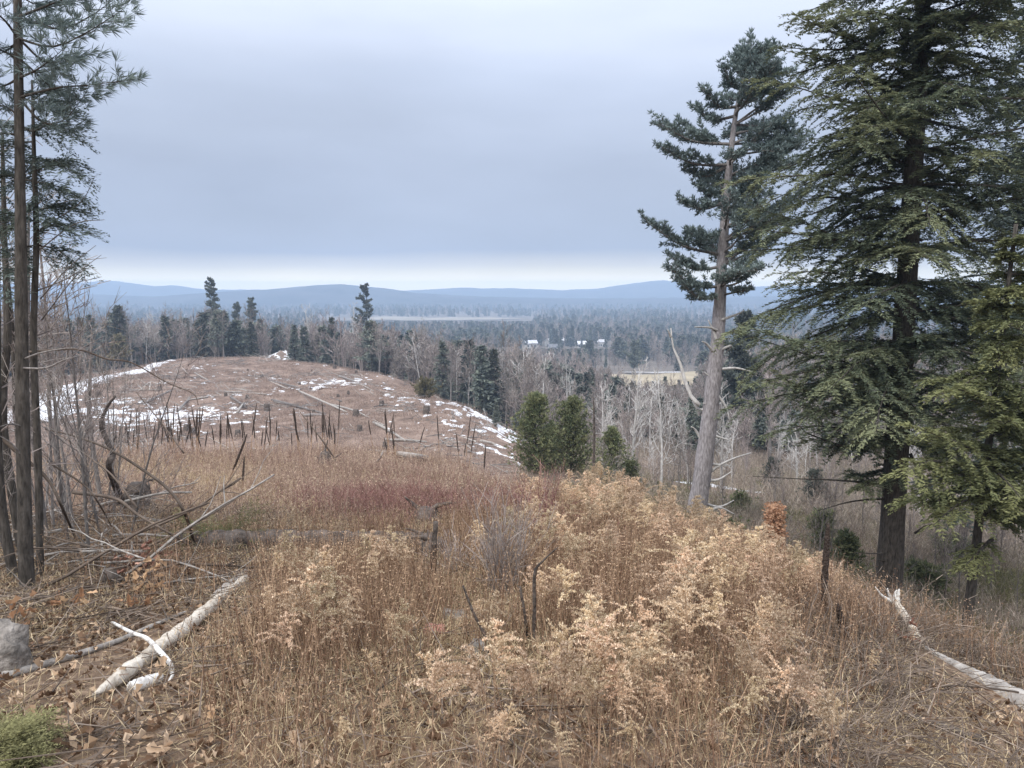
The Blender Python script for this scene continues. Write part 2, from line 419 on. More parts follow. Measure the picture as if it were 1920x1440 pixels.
# ground: litter near, red brown scrub on the knoll, dull olive brown in the valley
def ground_mat():
    m = bpy.data.materials.new('ground_soil'); m.use_nodes = True
    t = m.node_tree; t.nodes.clear(); n = t.nodes.new; l = t.links.new
    o = n('ShaderNodeOutputMaterial'); p = n('ShaderNodeBsdfPrincipled'); p.inputs['Roughness'].default_value = 1; p.inputs['Specular IOR Level'].default_value = 0.1
    g = n('ShaderNodeNewGeometry'); s = n('ShaderNodeSeparateXYZ'); l(g.outputs['Position'], s.inputs[0])
    def noise(sc_, det=5):
        x = n('ShaderNodeTexNoise'); x.inputs['Scale'].default_value = sc_; x.inputs['Detail'].default_value = det; x.inputs['Roughness'].default_value = 0.7
        l(g.outputs['Position'], x.inputs['Vector']); return x.outputs['Fac']
    def rampc(fac, cols):
        r = n('ShaderNodeValToRGB'); e = r.color_ramp.elements
        while len(e) < len(cols): e.new(0.5)
        for q, (ps, c) in zip(e, cols): q.position = ps; q.color = (*c, 1)
        l(fac, r.inputs[0]); return r.outputs[0]
    def mr_(v, a, b):
        x = n('ShaderNodeMapRange'); x.inputs[1].default_value = a; x.inputs[2].default_value = b; l(v, x.inputs[0]); return x.outputs[0]
    def mixc(f, a, b):
        x = n('ShaderNodeMix'); x.data_type = 'RGBA'; l(f, x.inputs[0]); l(a, x.inputs[6]); l(b, x.inputs[7]); return x.outputs[2]
    near = rampc(noise(9), [(.3, (.09, .06, .043)), (.5, (.21, .145, .10)), (.7, (.40, .29, .20))])
    knoll = rampc(noise(0.45, 8), [(.3, (.12, .086, .07)), (.5, (.225, .163, .13)), (.7, (.34, .262, .215))])
    valley = rampc(noise(0.02, 6), [(.3, (.11, .095, .08)), (.7, (.22, .19, .165))])
    c = mixc(mr_(s.outputs['Y'], 30, 50), near, knoll)
    c = mixc(mr_(s.outputs['Y'], 150, 230), c, valley)
    l(c, p.inputs['Base Color'])
    b = n('ShaderNodeBump'); b.inputs['Strength'].default_value = 0.8; b.inputs['Distance'].default_value = 0.05
    l(noise(25), b.inputs['Height']); l(b.outputs[0], p.inputs['Normal'])
    l(p.outputs[0], o.inputs['Surface'])
    return m
M['ground'] = ground_mat()

# ------------------------------------------------------------------ object helpers
def link(o):
    C.objects.link(o); return o
def tag(o, label=None, cat=None, group=None, kind=None):
    if label: o['label'] = label
    if cat: o['category'] = cat
    if group: o['group'] = group
    if kind: o['kind'] = kind
    return o
def thing(name, label, cat, loc, group=None):
    o = link(bpy.data.objects.new(name, None))
    o.empty_display_size = 0.2
    o.location = tuple(float(q) for q in loc)
    return tag(o, label, cat, group)
def part(name, g, m, parent, smooth=False, world=True):
    org = parent_origin(parent) if (world and parent is not None) else (0, 0, 0)
    o = link(bpy.data.objects.new(name, g.mesh(name, m, org, smooth)))
    o.parent = parent
    return o
def parent_origin(p):
    s = np.zeros(3)
    while p is not None:
        s += np.array(p.location); p = p.parent
    return s
def solo(name, g, m, label, cat, loc, group=None, smooth=False):   # a thing that is one mesh
    o = link(bpy.data.objects.new(name, g.mesh(name, m, loc, smooth)))
    o.location = tuple(float(q) for q in loc)
    return tag(o, label, cat, group)
def setting(name, g, m, kind='structure', smooth=True):
    o = link(bpy.data.objects.new(name, g.mesh(name, m, (0, 0, 0), smooth)))
    o['kind'] = kind
    return o
def copy_thing(root, loc, rz=0.0, s=1.0, label=None, tilt=(0, 0)):
    r = root.copy(); C.objects.link(r)
    r.location = tuple(float(q) for q in loc); r.rotation_euler = (tilt[0], tilt[1], rz); r.scale = (s, s, s)
    if label: r['label'] = label
    for ch in root.children:
        c = ch.copy(); C.objects.link(c); c.parent = r
        for g2 in ch.children:
            d = g2.copy(); C.objects.link(d); d.parent = c
    return r
def place(root, used, loc, rz=0.0, s=1.0, label=None, tilt=(0, 0)):
    if root.name in used:
        return copy_thing(root, loc, rz, s, label, tilt)
    used.add(root.name)
    root.location = tuple(float(q) for q in loc); root.rotation_euler = (tilt[0], tilt[1], rz); root.scale = (s, s, s)
    if label: root['label'] = label
    return root
USED = set()

def template(name, g, m, smooth=False):
    return bpy.data.objects.new(name, g.mesh(name, m, (0, 0, 0), smooth))   # geometry for scatter(), not in the scene itself
def scatter(name, temps, P, rz, s, kind, tilt=None):                     # one 'stuff' object that repeats the templates on points
    P = np.asarray(P, float); n = len(P)
    me = bpy.data.meshes.new(name)
    me.vertices.add(n); me.vertices.foreach_set('co', P.ravel().astype(np.float32))
    R = np.zeros((n, 3)); R[:, 2] = rz
    if tilt is not None: R[:, :2] = tilt
    a = me.attributes.new('rot', 'FLOAT_VECTOR', 'POINT'); a.data.foreach_set('vector', R.ravel().astype(np.float32))
    S = np.asarray(s, float); S = np.repeat(S[:, None], 3, 1) if S.ndim == 1 else S
    a = me.attributes.new('scl', 'FLOAT_VECTOR', 'POINT'); a.data.foreach_set('vector', S.ravel().astype(np.float32))
    a = me.attributes.new('pick', 'INT', 'POINT'); a.data.foreach_set('value', np.asarray(kind, np.int32))
    o = link(bpy.data.objects.new(name, me)); o['kind'] = 'stuff'
    gr = bpy.data.node_groups.new(name, 'GeometryNodeTree')
    gr.interface.new_socket('Geometry', in_out='INPUT', socket_type='NodeSocketGeometry')
    gr.interface.new_socket('Geometry', in_out='OUTPUT', socket_type='NodeSocketGeometry')
    n_, l_ = gr.nodes.new, gr.links.new
    gi = n_('NodeGroupInput'); go = n_('NodeGroupOutput'); jo = n_('GeometryNodeJoinGeometry')
    def named(attr, ty):
        x = n_('GeometryNodeInputNamedAttribute'); x.data_type = ty; x.inputs[0].default_value = attr; return x.outputs[0]
    ar, as_, ap = named('rot', 'FLOAT_VECTOR'), named('scl', 'FLOAT_VECTOR'), named('pick', 'INT')
    e2r = n_('FunctionNodeEulerToRotation'); l_(ar, e2r.inputs[0])
    for k, tm in enumerate(temps):
        oi = n_('GeometryNodeObjectInfo'); oi.inputs['Object'].default_value = tm; oi.transform_space = 'ORIGINAL'
        cp = n_('FunctionNodeCompare'); cp.data_type = 'INT'; cp.operation = 'EQUAL'
        ints = [q for q in cp.inputs if q.type == 'INT']
        l_(ap, ints[0]); ints[1].default_value = k
        ip = n_('GeometryNodeInstanceOnPoints')
        l_(gi.outputs[0], ip.inputs['Points']); l_(cp.outputs[0], ip.inputs['Selection']); l_(oi.outputs['Geometry'], ip.inputs['Instance'])
        l_(e2r.outputs[0], ip.inputs['Rotation']); l_(as_, ip.inputs['Scale'])
        l_(ip.outputs[0], jo.inputs[0])
    l_(jo.outputs[0], go.inputs[0])
    md = o.modifiers.new('scatter', 'NODES'); md.node_group = gr
    return o

# ------------------------------------------------------------------ SETTING: ground, fields, snow, hills
def grid_sheet(xs2d, ys2d, Z):
    g = Geo(); r, c = xs2d.shape
    V = np.stack([xs2d, ys2d, Z], -1).reshape(-1, 3)
    i = np.arange(r - 1)[:, None] * c; j = np.arange(c - 1)[None]
    F = np.stack([i + j, i + j + 1, i + c + j + 1, i + c + j], -1).reshape(-1, 4)
    g.add(V, F); return g
q = np.exp(np.linspace(math.log(1.5), math.log(5200 + SH), 360))
aa = np.linspace(-1.75, 1.75, 320)
A2, Q2 = np.meshgrid(aa, q)
gx, gy = A2 * Q2, Q2 - SH
setting('ground', grid_sheet(gx, gy, h(gx, gy)), M['ground'])

def drape(name, m, u0, u1, Y0, Y1, lift, wob=0.15, n=(40, 24), kind='structure', s=1):
    tt = np.linspace(0, 1, n[0]); kk = np.linspace(0, 1, n[1])
    T2, K2 = np.meshgrid(tt, kk)
    lo = Y0 * (1 + wob * (fbm(T2 * 4, T2 * 0 + 3, s) - 0.5)); hi = Y1 * (1 + wob * (fbm(T2 * 4, T2 * 0 + 9, s + 5) - 0.5))
    pinch = np.clip(np.minimum(T2, 1 - T2) * 5 + .5 * (vnoise(T2 * 9, K2 * 0, s + 8) - .5), 0.02, 1) ** 0.7
    md = (lo + hi) / 2
    Y = md + (K2 - 0.5) * (hi - lo) * pinch
    U = u0 + (u1 - u0) * T2
    X = (U - 960) / FPX * Y
    return setting(name, grid_sheet(X, Y, h(X, Y, False) + lift), m, kind)
drape('field', M['field'], 1080, 1370, 245, 328, 0.5, 0.16, s=2)
drape('field', M['far_field'], 640, 985, 1290, 1420, 1.0, 0.16, s=4)
drape('snow_field', M['far_snow'], 1455, 1640, 380, 420, 1.2, 0.05, s=6)
drape('snow_field', M['far_snow'], 1165, 1290, 329, 333, 0.7, 0.02, s=8)

def hill(name, prof, Y, depth, bumps, s, floor=-54):
    us = np.linspace(-1100, 3000, 420)
    pu = np.array([p[0] for p in prof], float); pv = np.array([p[1] for p in prof], float)
    vs = np.interp(us, pu, pv)
    d = ray(0, 0) * 0
    zt = np.array([Y * (ray(960, v)[2] / ray(960, v)[1]) for v in vs])
    ks = np.linspace(-1, 1, 31)
    X = np.repeat((us - 960)[None] / FPX * Y, len(ks), 0); K = np.repeat(ks[:, None], len(us), 1)
    Yy = Y + K * depth
    prof_k = np.cos(K * np.pi / 2) ** 0.8
    Z = floor + (zt[None] - floor) * prof_k + bumps * (fbm(X / 28, Yy / 28, s) - 0.6) * prof_k + bumps * 1.5 * (fbm(X / 160, Yy / 160, s + 3) - 0.5) * np.abs(K) * 2
    return setting(name, grid_sheet(X, Yy, Z), M['hill'], smooth=False)
hill('hills', [(-1100, 536), (0, 533), (110, 529), (160, 531), (210, 526), (290, 537), (330, 535), (380, 543), (480, 543), (600, 546), (760, 545), (870, 539), (910, 541), (960, 540), (1050, 544), (1120, 541), (1180, 532), (1235, 525), (1270, 528), (1300, 527), (1360, 538), (1500, 536), (1700, 530), (1900, 536), (3000, 538)], 3300, 420, 5, 11)
hill('hills', [(-1100, 560), (-200, 552), (100, 549), (300, 556), (430, 546), (520, 542), (560, 538), (600, 534), (650, 533), (690, 538), (720, 540), (780, 549), (900, 556), (1100, 560), (1400, 556), (1700, 548), (2100, 552), (3000, 556)], 2300, 330, 5, 21)

# snow lying in patches on the knoll: a sheet that dips in and out of the ground
def snow_sheet(name, x0, x1, y0, y1, step, bias, seed, amp=0.5, fx=1.7, fy=1.6):
    xs = np.arange(x0, x1, step * .85); ys = np.arange(y0, y1, step * 1.2)
    X, Y = np.meshgrid(xs, ys)
    nz_ = fbm(X * fx, Y * fy, seed, 4) * 0.7 + 0.3 * fbm(X * 0.09, Y * 0.09, seed + 7, 2)
    D = np.clip((nz_ + bias(X, Y) - 0.555) * amp * 2.2, -0.5, 0.22)
    Z = h(X, Y) + D
    keep_v = D > -0.02
    r, c = X.shape
    kv = keep_v[:-1, :-1] | keep_v[1:, :-1] | keep_v[:-1, 1:] | keep_v[1:, 1:]
    i, j = np.nonzero(kv)
    ids = i * c + j
    F = np.stack([ids, ids + 1, ids + c + 1, ids + c], -1)
    us_, inv = np.unique(F, return_inverse=True)
    g = Geo(); g.add(np.stack([X, Y, Z], -1).reshape(-1, 3)[us_], inv.reshape(F.shape))
    return setting(name, g, M['snow'], 'stuff')
def bump2(U, Y, u0, y0, su, sy):
    return np.exp(-((U - u0) / su) ** 2 - ((Y - y0) / sy) ** 2)
def knoll_bias(X, Y):
    U = 960 + FPX * X / Y
    b = -0.175 + 0.125 * bump2(U, Y, 190, 78, 150, 26) + 0.14 * bump2(U, Y, 380, 74, 130, 16) + 0.16 * bump2(U, Y, 650, 112, 130, 16) + 0.13 * bump2(U, Y, 810, 64, 120, 10) + 0.17 * bump2(U, Y, 940, 76, 60, 22) + 0.10 * bump2(U, Y, 600, 66, 160, 14) + .04 * bump2(U, Y, 450, 84, 200, 14)
    b = b + 0.08 * bump2(U, Y, 870, 92, 60, 16)
    b = np.where(U > 1010, -1, b)
    return b - 0.3 * np.clip((52 - Y) / 6, 0, 1)
snow_sheet('snow_patches', -78, 8, 46, 152, 0.30, knoll_bias, 31)
def valley_bias(X, Y):
    U = 960 + FPX * X / Y
    return -0.3 + 0.36 * bump2(U, Y, 1385, 49, 80, 6) + 0.36 * bump2(U, Y, 1240, 48, 80, 6) + 0.33 * bump2(U, Y, 1060, 96, 50, 14)
snow_sheet('snow_patches', 2, 24, 38, 110, 0.28, valley_bias, 47, amp=0.45, fx=0.7, fy=1.0)
# the snowed-in skid track round the left of the knoll
tr = spline([on(20, 70), on(70, 84), on(105, 98), on(160, 112), on(225, 126), on(290, 147), on(330, 165)], 60)
wd = np.interp(np.linspace(0, 1, 60), [0, .25, .6, 1], [4.2, 3.4, 2.4, 1.8])
nrm = unit(np.cross(np.gradient(tr, axis=0), [0, 0, 1.0]))
k9 = np.linspace(-1, 1, 9)
edge = 1 + 0.5 * (vnoise(np.arange(60) * 0.9, np.zeros(60), 5)[:, None] - 0.5) * np.abs(k9)[None]
TX = tr[:, None, 0] + nrm[:, None, 0] * (k9[None] * wd[:, None] * edge); TY = tr[:, None, 1] + nrm[:, None, 1] * (k9[None] * wd[:, None] * edge)
setting('snow_track', grid_sheet(TX, TY, h(TX, TY) + 0.16 - 0.26 * np.abs(k9)[None] ** 3), M['snow'])
# rubble bank with snow beyond the knoll
def snow_bank():
    b = on(528, 178)
    xs = np.linspace(-6, 6, 40); ys = np.linspace(-5, 5, 26); X, Y = np.meshgrid(xs, ys)
    Z = 2.0 * np.exp(-np.abs(X / 3.6) ** 3 - (Y / 3.0) ** 2) * (.5 + fbm(X * .6, Y * .6, 70)) + 0.9 * (fbm(X * 0.9, Y * 0.9, 71) - 0.5)
    g = grid_sheet(X + b[0], Y + b[1], h(X + b[0], Y + b[1]) + Z + 2.2 * np.exp(-(X / 5) ** 2 - (Y / 5) ** 2) - 0.3)
    setting('bank', g, M['ground'])
    D = 0.10 * np.where(fbm(X * 1.4, Y * 1.4, 73) > 0.47, 1.0, -1.5)
    g = grid_sheet(X + b[0], Y + b[1], h(X + b[0], Y + b[1]) + Z + D + 2.2 * np.exp(-(X / 5) ** 2 - (Y / 5) ** 2) - 0.3)
    setting('snow_bank', g, M['snow'], smooth=False)
snow_bank()

# haze: one closed box of thin pale air round the camera and the whole scene
def haze():
    x0, x1, y0, y1, z0, z1 = -9000, 9000, -60, 4300, -60, 44
    V = [(x, y, z) for z in (z0, z1) for y in (y0, y1) for x in (x0, x1)]
    F = [(0, 2, 3, 1), (4, 5, 7, 6), (0, 1, 5, 4), (2, 6, 7, 3), (0, 4, 6, 2), (1, 3, 7, 5)]
    g = Geo(); g.add(V, F)
    m = bpy.data.materials.new('haze_air'); m.use_nodes = True
    t = m.node_tree; t.nodes.clear()
    o = t.nodes.new('ShaderNodeOutputMaterial'); p = t.nodes.new('ShaderNodeVolumePrincipled')
    p.inputs['Color'].default_value = (0.58, 0.76, 1.0, 1); p.inputs['Density'].default_value = 0.00041
    t.links.new(p.outputs[0], o.inputs['Volume'])
    setting('haze', g, m, 'stuff', smooth=False)
haze()

# ------------------------------------------------------------------ plant builders (all rise from the origin)
def grow(p, d, Ln, n=6, wig=0.12, up=0.0):
    p = np.array(p, float); d = unit(np.array(d, float)); pts = [p.copy()]
    for _ in range(n):
        d = unit(d + rng.normal(size=3) * wig + np.array([0, 0, up]))
        p = p + d * Ln / n
        pts.append(p.copy())
    return np.array(pts)
def azdir(a, tilt):                    # tilt measured from straight up
    return np.array([math.cos(a) * math.sin(tilt), math.sin(a) * math.sin(tilt), math.cos(tilt)])
def bare_tree(ht, spread=0.28, nb=16, sub=6, tw=5, low=0.3, r0=None, fork=False, tr=0.011):
    gt, gc = Geo(), Geo()
    r0 = r0 or ht * 0.0095
    tp = grow((0, 0, -0.3), (0, 0, 1), ht * 0.95, 9, 0.035, 0.03)
    add_tube(gt, tp, [r0 * 1.25, r0, r0 * 0.6, r0 * 0.2], 6)
    A, B, R, TN = [], [], [], []
    for i in range(nb):
        t = low + (0.98 - low) * (i + rng.random()) / nb
        k = t * (len(tp) - 1); j = min(int(k), len(tp) - 2); p = tp[j] + (tp[j + 1] - tp[j]) * (k - j)
        Lb = ht * spread * (1.15 - 0.75 * t) * rng.uniform(0.6, 1.2)
        bp = grow(p, azdir(rng.random() * 6.28, rng.uniform(0.45, 0.95)), Lb, 5, 0.16, 0.14)
        add_tube(gt if i < nb // 2 else gc, bp, [r0 * 0.34 * (1.3 - t), r0 * 0.07], 4, cap=False)
        for s_ in range(sub):
            q = bp[min(5, 1 + int(rng.random() * 5))]
            sp = grow(q, unit(bp[-1] - bp[0]) + rng.normal(size=3) * 0.55 + np.array([0, 0, .25]), Lb * rng.uniform(0.3, 0.6), 3, 0.2, 0.12)
            A += [sp[0], sp[1], sp[2]]; B += [sp[1], sp[2], sp[3]]; R += [tr * 1.2] * 3; TN += [rng.random()] * 3
            for w_ in range(tw):
                q2 = sp[1 + int(rng.random() * 3)]
                d2 = unit(unit(sp[-1] - sp[0]) + rng.normal(size=3) * 0.6 + np.array([0, 0, .3]))
                A.append(q2); B.append(q2 + d2 * Lb * rng.uniform(0.15, 0.4)); R.append(tr * 0.8); TN.append(rng.random())
    R = np.array(R)
    sticks(gc, A, B, R, R * 0.45, np.array(TN))
    return gt, gc
def spruce(ht, rad, levels=24, per=6, pos=7, kl=0.34, droop=0.25, start=0.06, power=0.9, gap=0.0):
    gt, gc = Geo(), Geo()
    add_tube(gt, grow((0, 0, -0.3), (0, 0, 1), ht, 6, 0.012), [ht * 0.012, ht * 0.008, 0.01], 6)
    Bs, Ds, Ls, Ts = [], [], [], []
    for i in range(levels):
        t = start + (1 - start) * (i + rng.random() * 0.7) / levels
        R = rad * (1 - t) ** power * rng.uniform(0.72, 1.15) + 0.06
        for k in range(per):
            if rng.random() < gap: continue
            a = rng.random() * 6.283; Rk = R * rng.uniform(0.65, 1.15)
            d = np.array([math.cos(a), math.sin(a), 0])
            tb = rng.random()
            u_ = np.linspace(0.15, 1, pos)
            P = np.stack([d[0] * Rk * u_, d[1] * Rk * u_, ht * t - droop * Rk * u_ + 0.22 * Rk * u_ ** 2], 1)
            for rep in range(3):
                Bs.append(P + rng.normal(size=P.shape) * 0.04 * Rk)
                Ds.append(d[None] * 0.8 + rng.normal(size=P.shape) * 0.45 + np.array([0, 0, -0.15]))
                Ls.append(kl * rng.uniform(0.6, 1.2, pos)); Ts.append(np.clip(tb * 0.5 + rng.random(pos) * 0.5, 0, 1))
    Bs, Ds, Ls, Ts = map(np.concatenate, (Bs, Ds, Ls, Ts))
    kites(gc, Bs, Ds, Ls, Ls * 0.42, Ts)
    return gt, gc
def fluffy_pine(ht, rad, levels=17, per=9, tufts=6, nn=9, nl=0.17, nw=0.03, power=0.75, start=0.03, upk=0.25):
    gt, gc = Geo(), Geo()
    add_tube(gt, grow((0, 0, -0.2), (0, 0, 1), ht * 0.97, 7, 0.02), [ht * 0.016, ht * 0.009, 0.008], 6)
    Bs, Ds, Ts = [], [], []
    for i in range(levels):
        t = start + (1 - start) * (i + rng.random() * 0.6) / levels
        R = rad * (1 - t) ** power * rng.uniform(0.75, 1.15) + 0.08
        for k in range(per):
            a = rng.random() * 6.283; Rk = R * rng.uniform(0.6, 1.2)
            bp = grow((0, 0, ht * t), azdir(a, rng.uniform(1.0, 1.45)), Rk, 5, 0.1, 0.09)
            add_tube(gt, bp, [0.012, 0.004], 3, cap=False)
            tb = rng.random()
            for q in np.linspace(0.25, 1, tufts):
                kk = q * 5; j = min(int(kk), 4); p = bp[j] + (bp[j + 1] - bp[j]) * (kk - j) + rng.normal(size=3) * 0.07
                d = unit(bp[j + 1] - bp[j])
                Bs.append(np.repeat(p[None], nn, 0)); Ds.append(d * 0.7 + rng.normal(size=(nn, 3)) * 0.55 + np.array([0, 0, upk])); Ts.append(np.clip(0.5 * tb + 0.5 * rng.random(nn), 0, 1))
    Bs, Ds, Ts = map(np.concatenate, (Bs, Ds, Ts))
    kites(gc, Bs, Ds, nl * rng.uniform(0.6, 1.1, len(Bs)), nw, Ts)
    return gt, gc
def hemlock_limb(gw, gl, path, r0, nsec=22, dens=0.045, kl=0.11, kw=0.026, secl=0.36, droop=0.35, start=0.08, tb=None):
    L0 = np.linalg.norm(path[-1] - path[0])
    n = len(path)
    add_tube(gw, path, [r0, r0 * 0.55, r0 * 0.12], 5, cap=False)
    tb = rng.random() if tb is None else tb
    Bs, Ds, Ts, Ks = [], [], [], []
    for i in range(nsec):
        t = start + (1 - start) * (i + rng.random()) / nsec
        k = t * (n - 1); j = min(int(k), n - 2); p = path[j] + (path[j + 1] - path[j]) * (k - j)
        d = unit(path[j + 1] - path[j]); side = unit(np.cross(d, [0, 0, 1])) * (1 if i % 2 else -1)
        Ls = L0 * secl * (1.2 - t) * rng.uniform(0.6, 1.15) + 0.12
        d2 = unit(d * 0.65 + side * 0.75 + rng.normal(size=3) * np.array([.16, .16, .26]))
        m = max(4, int(Ls / dens))
        u_ = np.linspace(0.05, 1, m)
        P = p + d2 * (u_ * Ls)[:, None] + np.array([0, 0, -1]) * (droop * Ls * u_ ** 2)[:, None]
        gw_n = max(2, m // 6)
        add_tube(gw, P[::gw_n] if m > 6 else P, [r0 * 0.16, r0 * 0.05], 3, cap=False)
        sd = unit(np.cross(d2, [0, 0, 1.0]))
        for sg in (-1, 1):
            for rep in range(3):
                dd = d2 * 0.6 + sd * sg * rng.uniform(0.4, 1.0, m)[:, None] + rng.normal(size=(m, 3)) * 0.16 + np.array([0, 0, -1]) * (0.05 + droop * 0.5 * u_ * rng.random(m))[:, None]
                Bs.append(P + rng.normal(size=P.shape) * 0.012); Ds.append(dd); Ts.append(np.clip(0.35 * tb + 0.3 * t + 0.35 * rng.random(m), 0, 1)); Ks.append(kl * (1.25 - 0.6 * u_) * rng.uniform(0.6, 1.3, m))
    Bs, Ds, Ts, Ks = map(np.concatenate, (Bs, Ds, Ts, Ks))
    Wv = unit(np.cross(unit(Ds), rng.normal(size=Bs.shape) * 0.45 + np.array([0, 0, 1.0])))
    kites(gl, Bs, Ds, Ks, kw * rng.uniform(0.7, 1.3, len(Bs)), Ts, W=Wv, mid=0.4)
def pine_limb(gw, gl, path, r0, nsec=14, secl=0.3, tstep=0.13, nn=10, nl=0.13, nw=0.024, up=0.55, start=0.3, rand=0.55, fwd=0.5, secup=0.25, tb=None):
    L0 = np.linalg.norm(path[-1] - path[0]); n = len(path)
    add_tube(gw, path, [r0, r0 * 0.6, r0 * 0.15], 5, cap=False)
    tb = rng.random() if tb is None else tb
    Bs, Ds, Ts = [], [], []
    for i in range(nsec + 1):
        t = start + (1 - start) * (i + rng.random()) / nsec if i < nsec else 1.0
        t = min(t, 1.0); k = t * (n - 1); j = min(int(k), n - 2); p = path[j] + (path[j + 1] - path[j]) * (k - j)
        d = unit(path[j + 1] - path[j]); side = unit(np.cross(d, [0, 0, 1])) * (1 if i % 2 else -1)
        if i == nsec: side = side * 0
        Ls = L0 * secl * (1.25 - 0.8 * t) * rng.uniform(0.6, 1.15) + 0.1
        sp = grow(p, d * 0.7 + side * 0.7 + np.array([0, 0, secup]), Ls, 4, 0.12, 0.06)
        add_tube(gw, sp, [r0 * 0.25, r0 * 0.08], 3, cap=False)
        m = max(2, int(Ls / tstep))
        for q in np.linspace(0.3, 1, m):
            kk = q * 4; jj = min(int(kk), 3); pp = sp[jj] + (sp[jj + 1] - sp[jj]) * (kk - jj) + rng.normal(size=3) * tstep * 0.3
            d3 = unit(sp[jj + 1] - sp[jj])
            Bs.append(np.repeat(pp[None], nn, 0)); Ds.append(d3 * fwd + rng.normal(size=(nn, 3)) * rand + np.array([0, 0, up])); Ts.append(np.clip(0.4 * tb + 0.6 * rng.random(nn), 0, 1))
    Bs, Ds, Ts = map(np.concatenate, (Bs, Ds, Ts))
    kites(gl, Bs, Ds, nl * rng.uniform(0.65, 1.15, len(Bs)), nw, Ts, mid=0.5)
def leaves(g, B, D, Nn, Ln, Wd, tone, curl=0.3):      # lobed leaves folded along the midrib
    B = np.asarray(B, float); D = unit(D); S = unit(np.cross(D, Nn)); U = np.cross(S, D)
    n = len(B); Ln = np.broadcast_to(Ln, (n,))[:, None]; Wd = np.broadcast_to(Wd, (n,))[:, None]
    c = (curl * rng.uniform(0.2, 1.3, n))[:, None] * Wd
    mid = B + D * Ln * 0.5 - U * c * 0.3
    V = [B, B + D * Ln * .28 + S * Wd * .34 + U * c * .5, B + D * Ln * .46 + S * Wd * .24 + U * c * .3, B + D * Ln * .68 + S * Wd * .5 + U * c, B + D * Ln * 1.0 + U * c * .3,
         B + D * Ln * .70 - S * Wd * .5 + U * c, B + D * Ln * .46 - S * Wd * .24 + U * c * .3, B + D * Ln * .26 - S * Wd * .34 + U * c * .5, mid]
    V = np.stack(V, 1).reshape(-1, 3)
    o = np.arange(n)[:, None] * 9
    F = np.concatenate([o + np.array([0, 8, 2, 1]), o + np.array([8, 4, 3, 2]), o + np.array([8, 6, 5, 4]), o + np.array([0, 7, 6, 8])])
    g.add(V, F, np.repeat(np.broadcast_to(tone, (n,)), 9))

# ------------------------------------------------------------------ THE WOODS: trees one by one
def tree_root(name, gt, gc, mt, mc, label, cat='tree', group=None, crown='crown', smooth=True):
    t = thing(name, label, cat, (0, 0, 0), group)
    part('trunk', gt, mt, t, smooth)
    part(crown, gc, mc, t)
    return t
bares = []
for k in range(6):
    gt, gc = bare_tree(rng.uniform(11, 14), rng.uniform(.2, .3), 17, 6, 6, low=rng.uniform(.25, .45), tr=0.016)
    bares.append((tree_root('bare_tree', gt, gc, M['grey_bark'], M['twig'], '', 'tree', ''), gt, gc))
birches = []
for k in range(3):
    gt, gc = bare_tree(14, 0.26, 11, 3, 2, low=0.4, r0=0.11, tr=0.03)
    birches.append((tree_root('birch_tree', gt, gc, M['pale_bark'], M['pale_bark'], '', 'tree', ''), gt, gc))
spruces = []
for k in range(4):
    gt, gc = spruce(11, rng.uniform(1.7, 2.6), 26, 7, 7, 0.5)
    spruces.append((tree_root('spruce_tree', gt, gc, M['dark_bark'], M['spruce'], '', 'tree', ''), gt, gc))
bigpines = []
for k in range(2):
    gt, gc = spruce(14, 3.4, 15, 6, 9, 0.85, droop=0.0, start=0.35, power=0.55, gap=0.25)
    bigpines.append((tree_root('pine_tree', gt, gc, M['dark_bark'], M['spruce'], '', 'tree', ''), gt, gc))

def vcap(u):
    return np.interp(u, [0, 450, 700, 800, 1000, 1130, 1180, 1300, 1360, 1900], [583, 586, 590, 620, 660, 690, 716, 720, 640, 600])
def vcap_far(u):                       # beyond the tan field
    return np.interp(u, [0, 450, 700, 800, 1000, 1150, 1300, 1900], [583, 586, 590, 620, 655, 668, 655, 600])
def crest_Y(u):
    return np.interp(u, [-400, 0, 300, 560, 700, 850, 960, 1000, 1150, 1300, 1900], [130, 130, 178, 172, 150, 128, 108, 92, 78, 66, 62])
def sample_tree(u0, u1, Y1, hmin, hmax, capoff=0, p=1.5, Y0=0):
    while True:
        u = rng.uniform(u0, u1); ya = max(crest_Y(u), Y0)
        Y = ya + (Y1 - ya) * rng.random() ** p
        if 1120 < u < 1310 and 258 < Y < 340: continue
        if 505 < u < 552 and Y < 195: continue
        pt = on(u, Y)
        vc = (vcap(u) if Y < 260 else vcap_far(u)) + capoff + rng.normal() * 9
        r_ = ray(960, vc); zmax = Y * r_[2] / r_[1]
        hh = min(rng.uniform(hmin, hmax), zmax - pt[2])
        if hh < hmin * 0.4: continue
        return u, Y, pt, hh
def zone(u, Y):
    if u < 300: return 'left of the snowy track'
    if u < 700: return 'behind the knoll top'
    if u < 1010: return 'beyond the knoll flank'
    if u < 1330: return 'between knoll and tall pine'
    return 'behind the big hemlock'
def size(hh, lo, hi):
    t = (hh - lo) / (hi - lo)
    return 'short' if t < 0.25 else 'tall' if t > 0.75 else 'middling'
def put_trees(lst, n, hts, base_h, lab, grp, u0=-160, u1=1960, Y1=430, capoff=0, p=1.5, Y0=0):
    for _ in range(n):
        u, Y, pt, hh = sample_tree(u0, u1, Y1, *hts, capoff=capoff, p=p, Y0=Y0)
        root = lst[int(rng.integers(len(lst)))][0]
        o = place(root, USED, pt, rng.random() * 6.28, hh / base_h, lab % (size(hh, *hts), zone(u, Y)))
        k_ = rng.uniform(.75, 1.35); o.scale = (o.scale.x * k_, o.scale.y * k_, o.scale.z)
        o['group'] = size(hh, *hts) + ' ' + grp % zone(u, Y)
put_trees(bares, 190, (9, 17), 12.5, '%s slender bare grey tree in the woods %s', 'bare trees %s', 0, 1000)
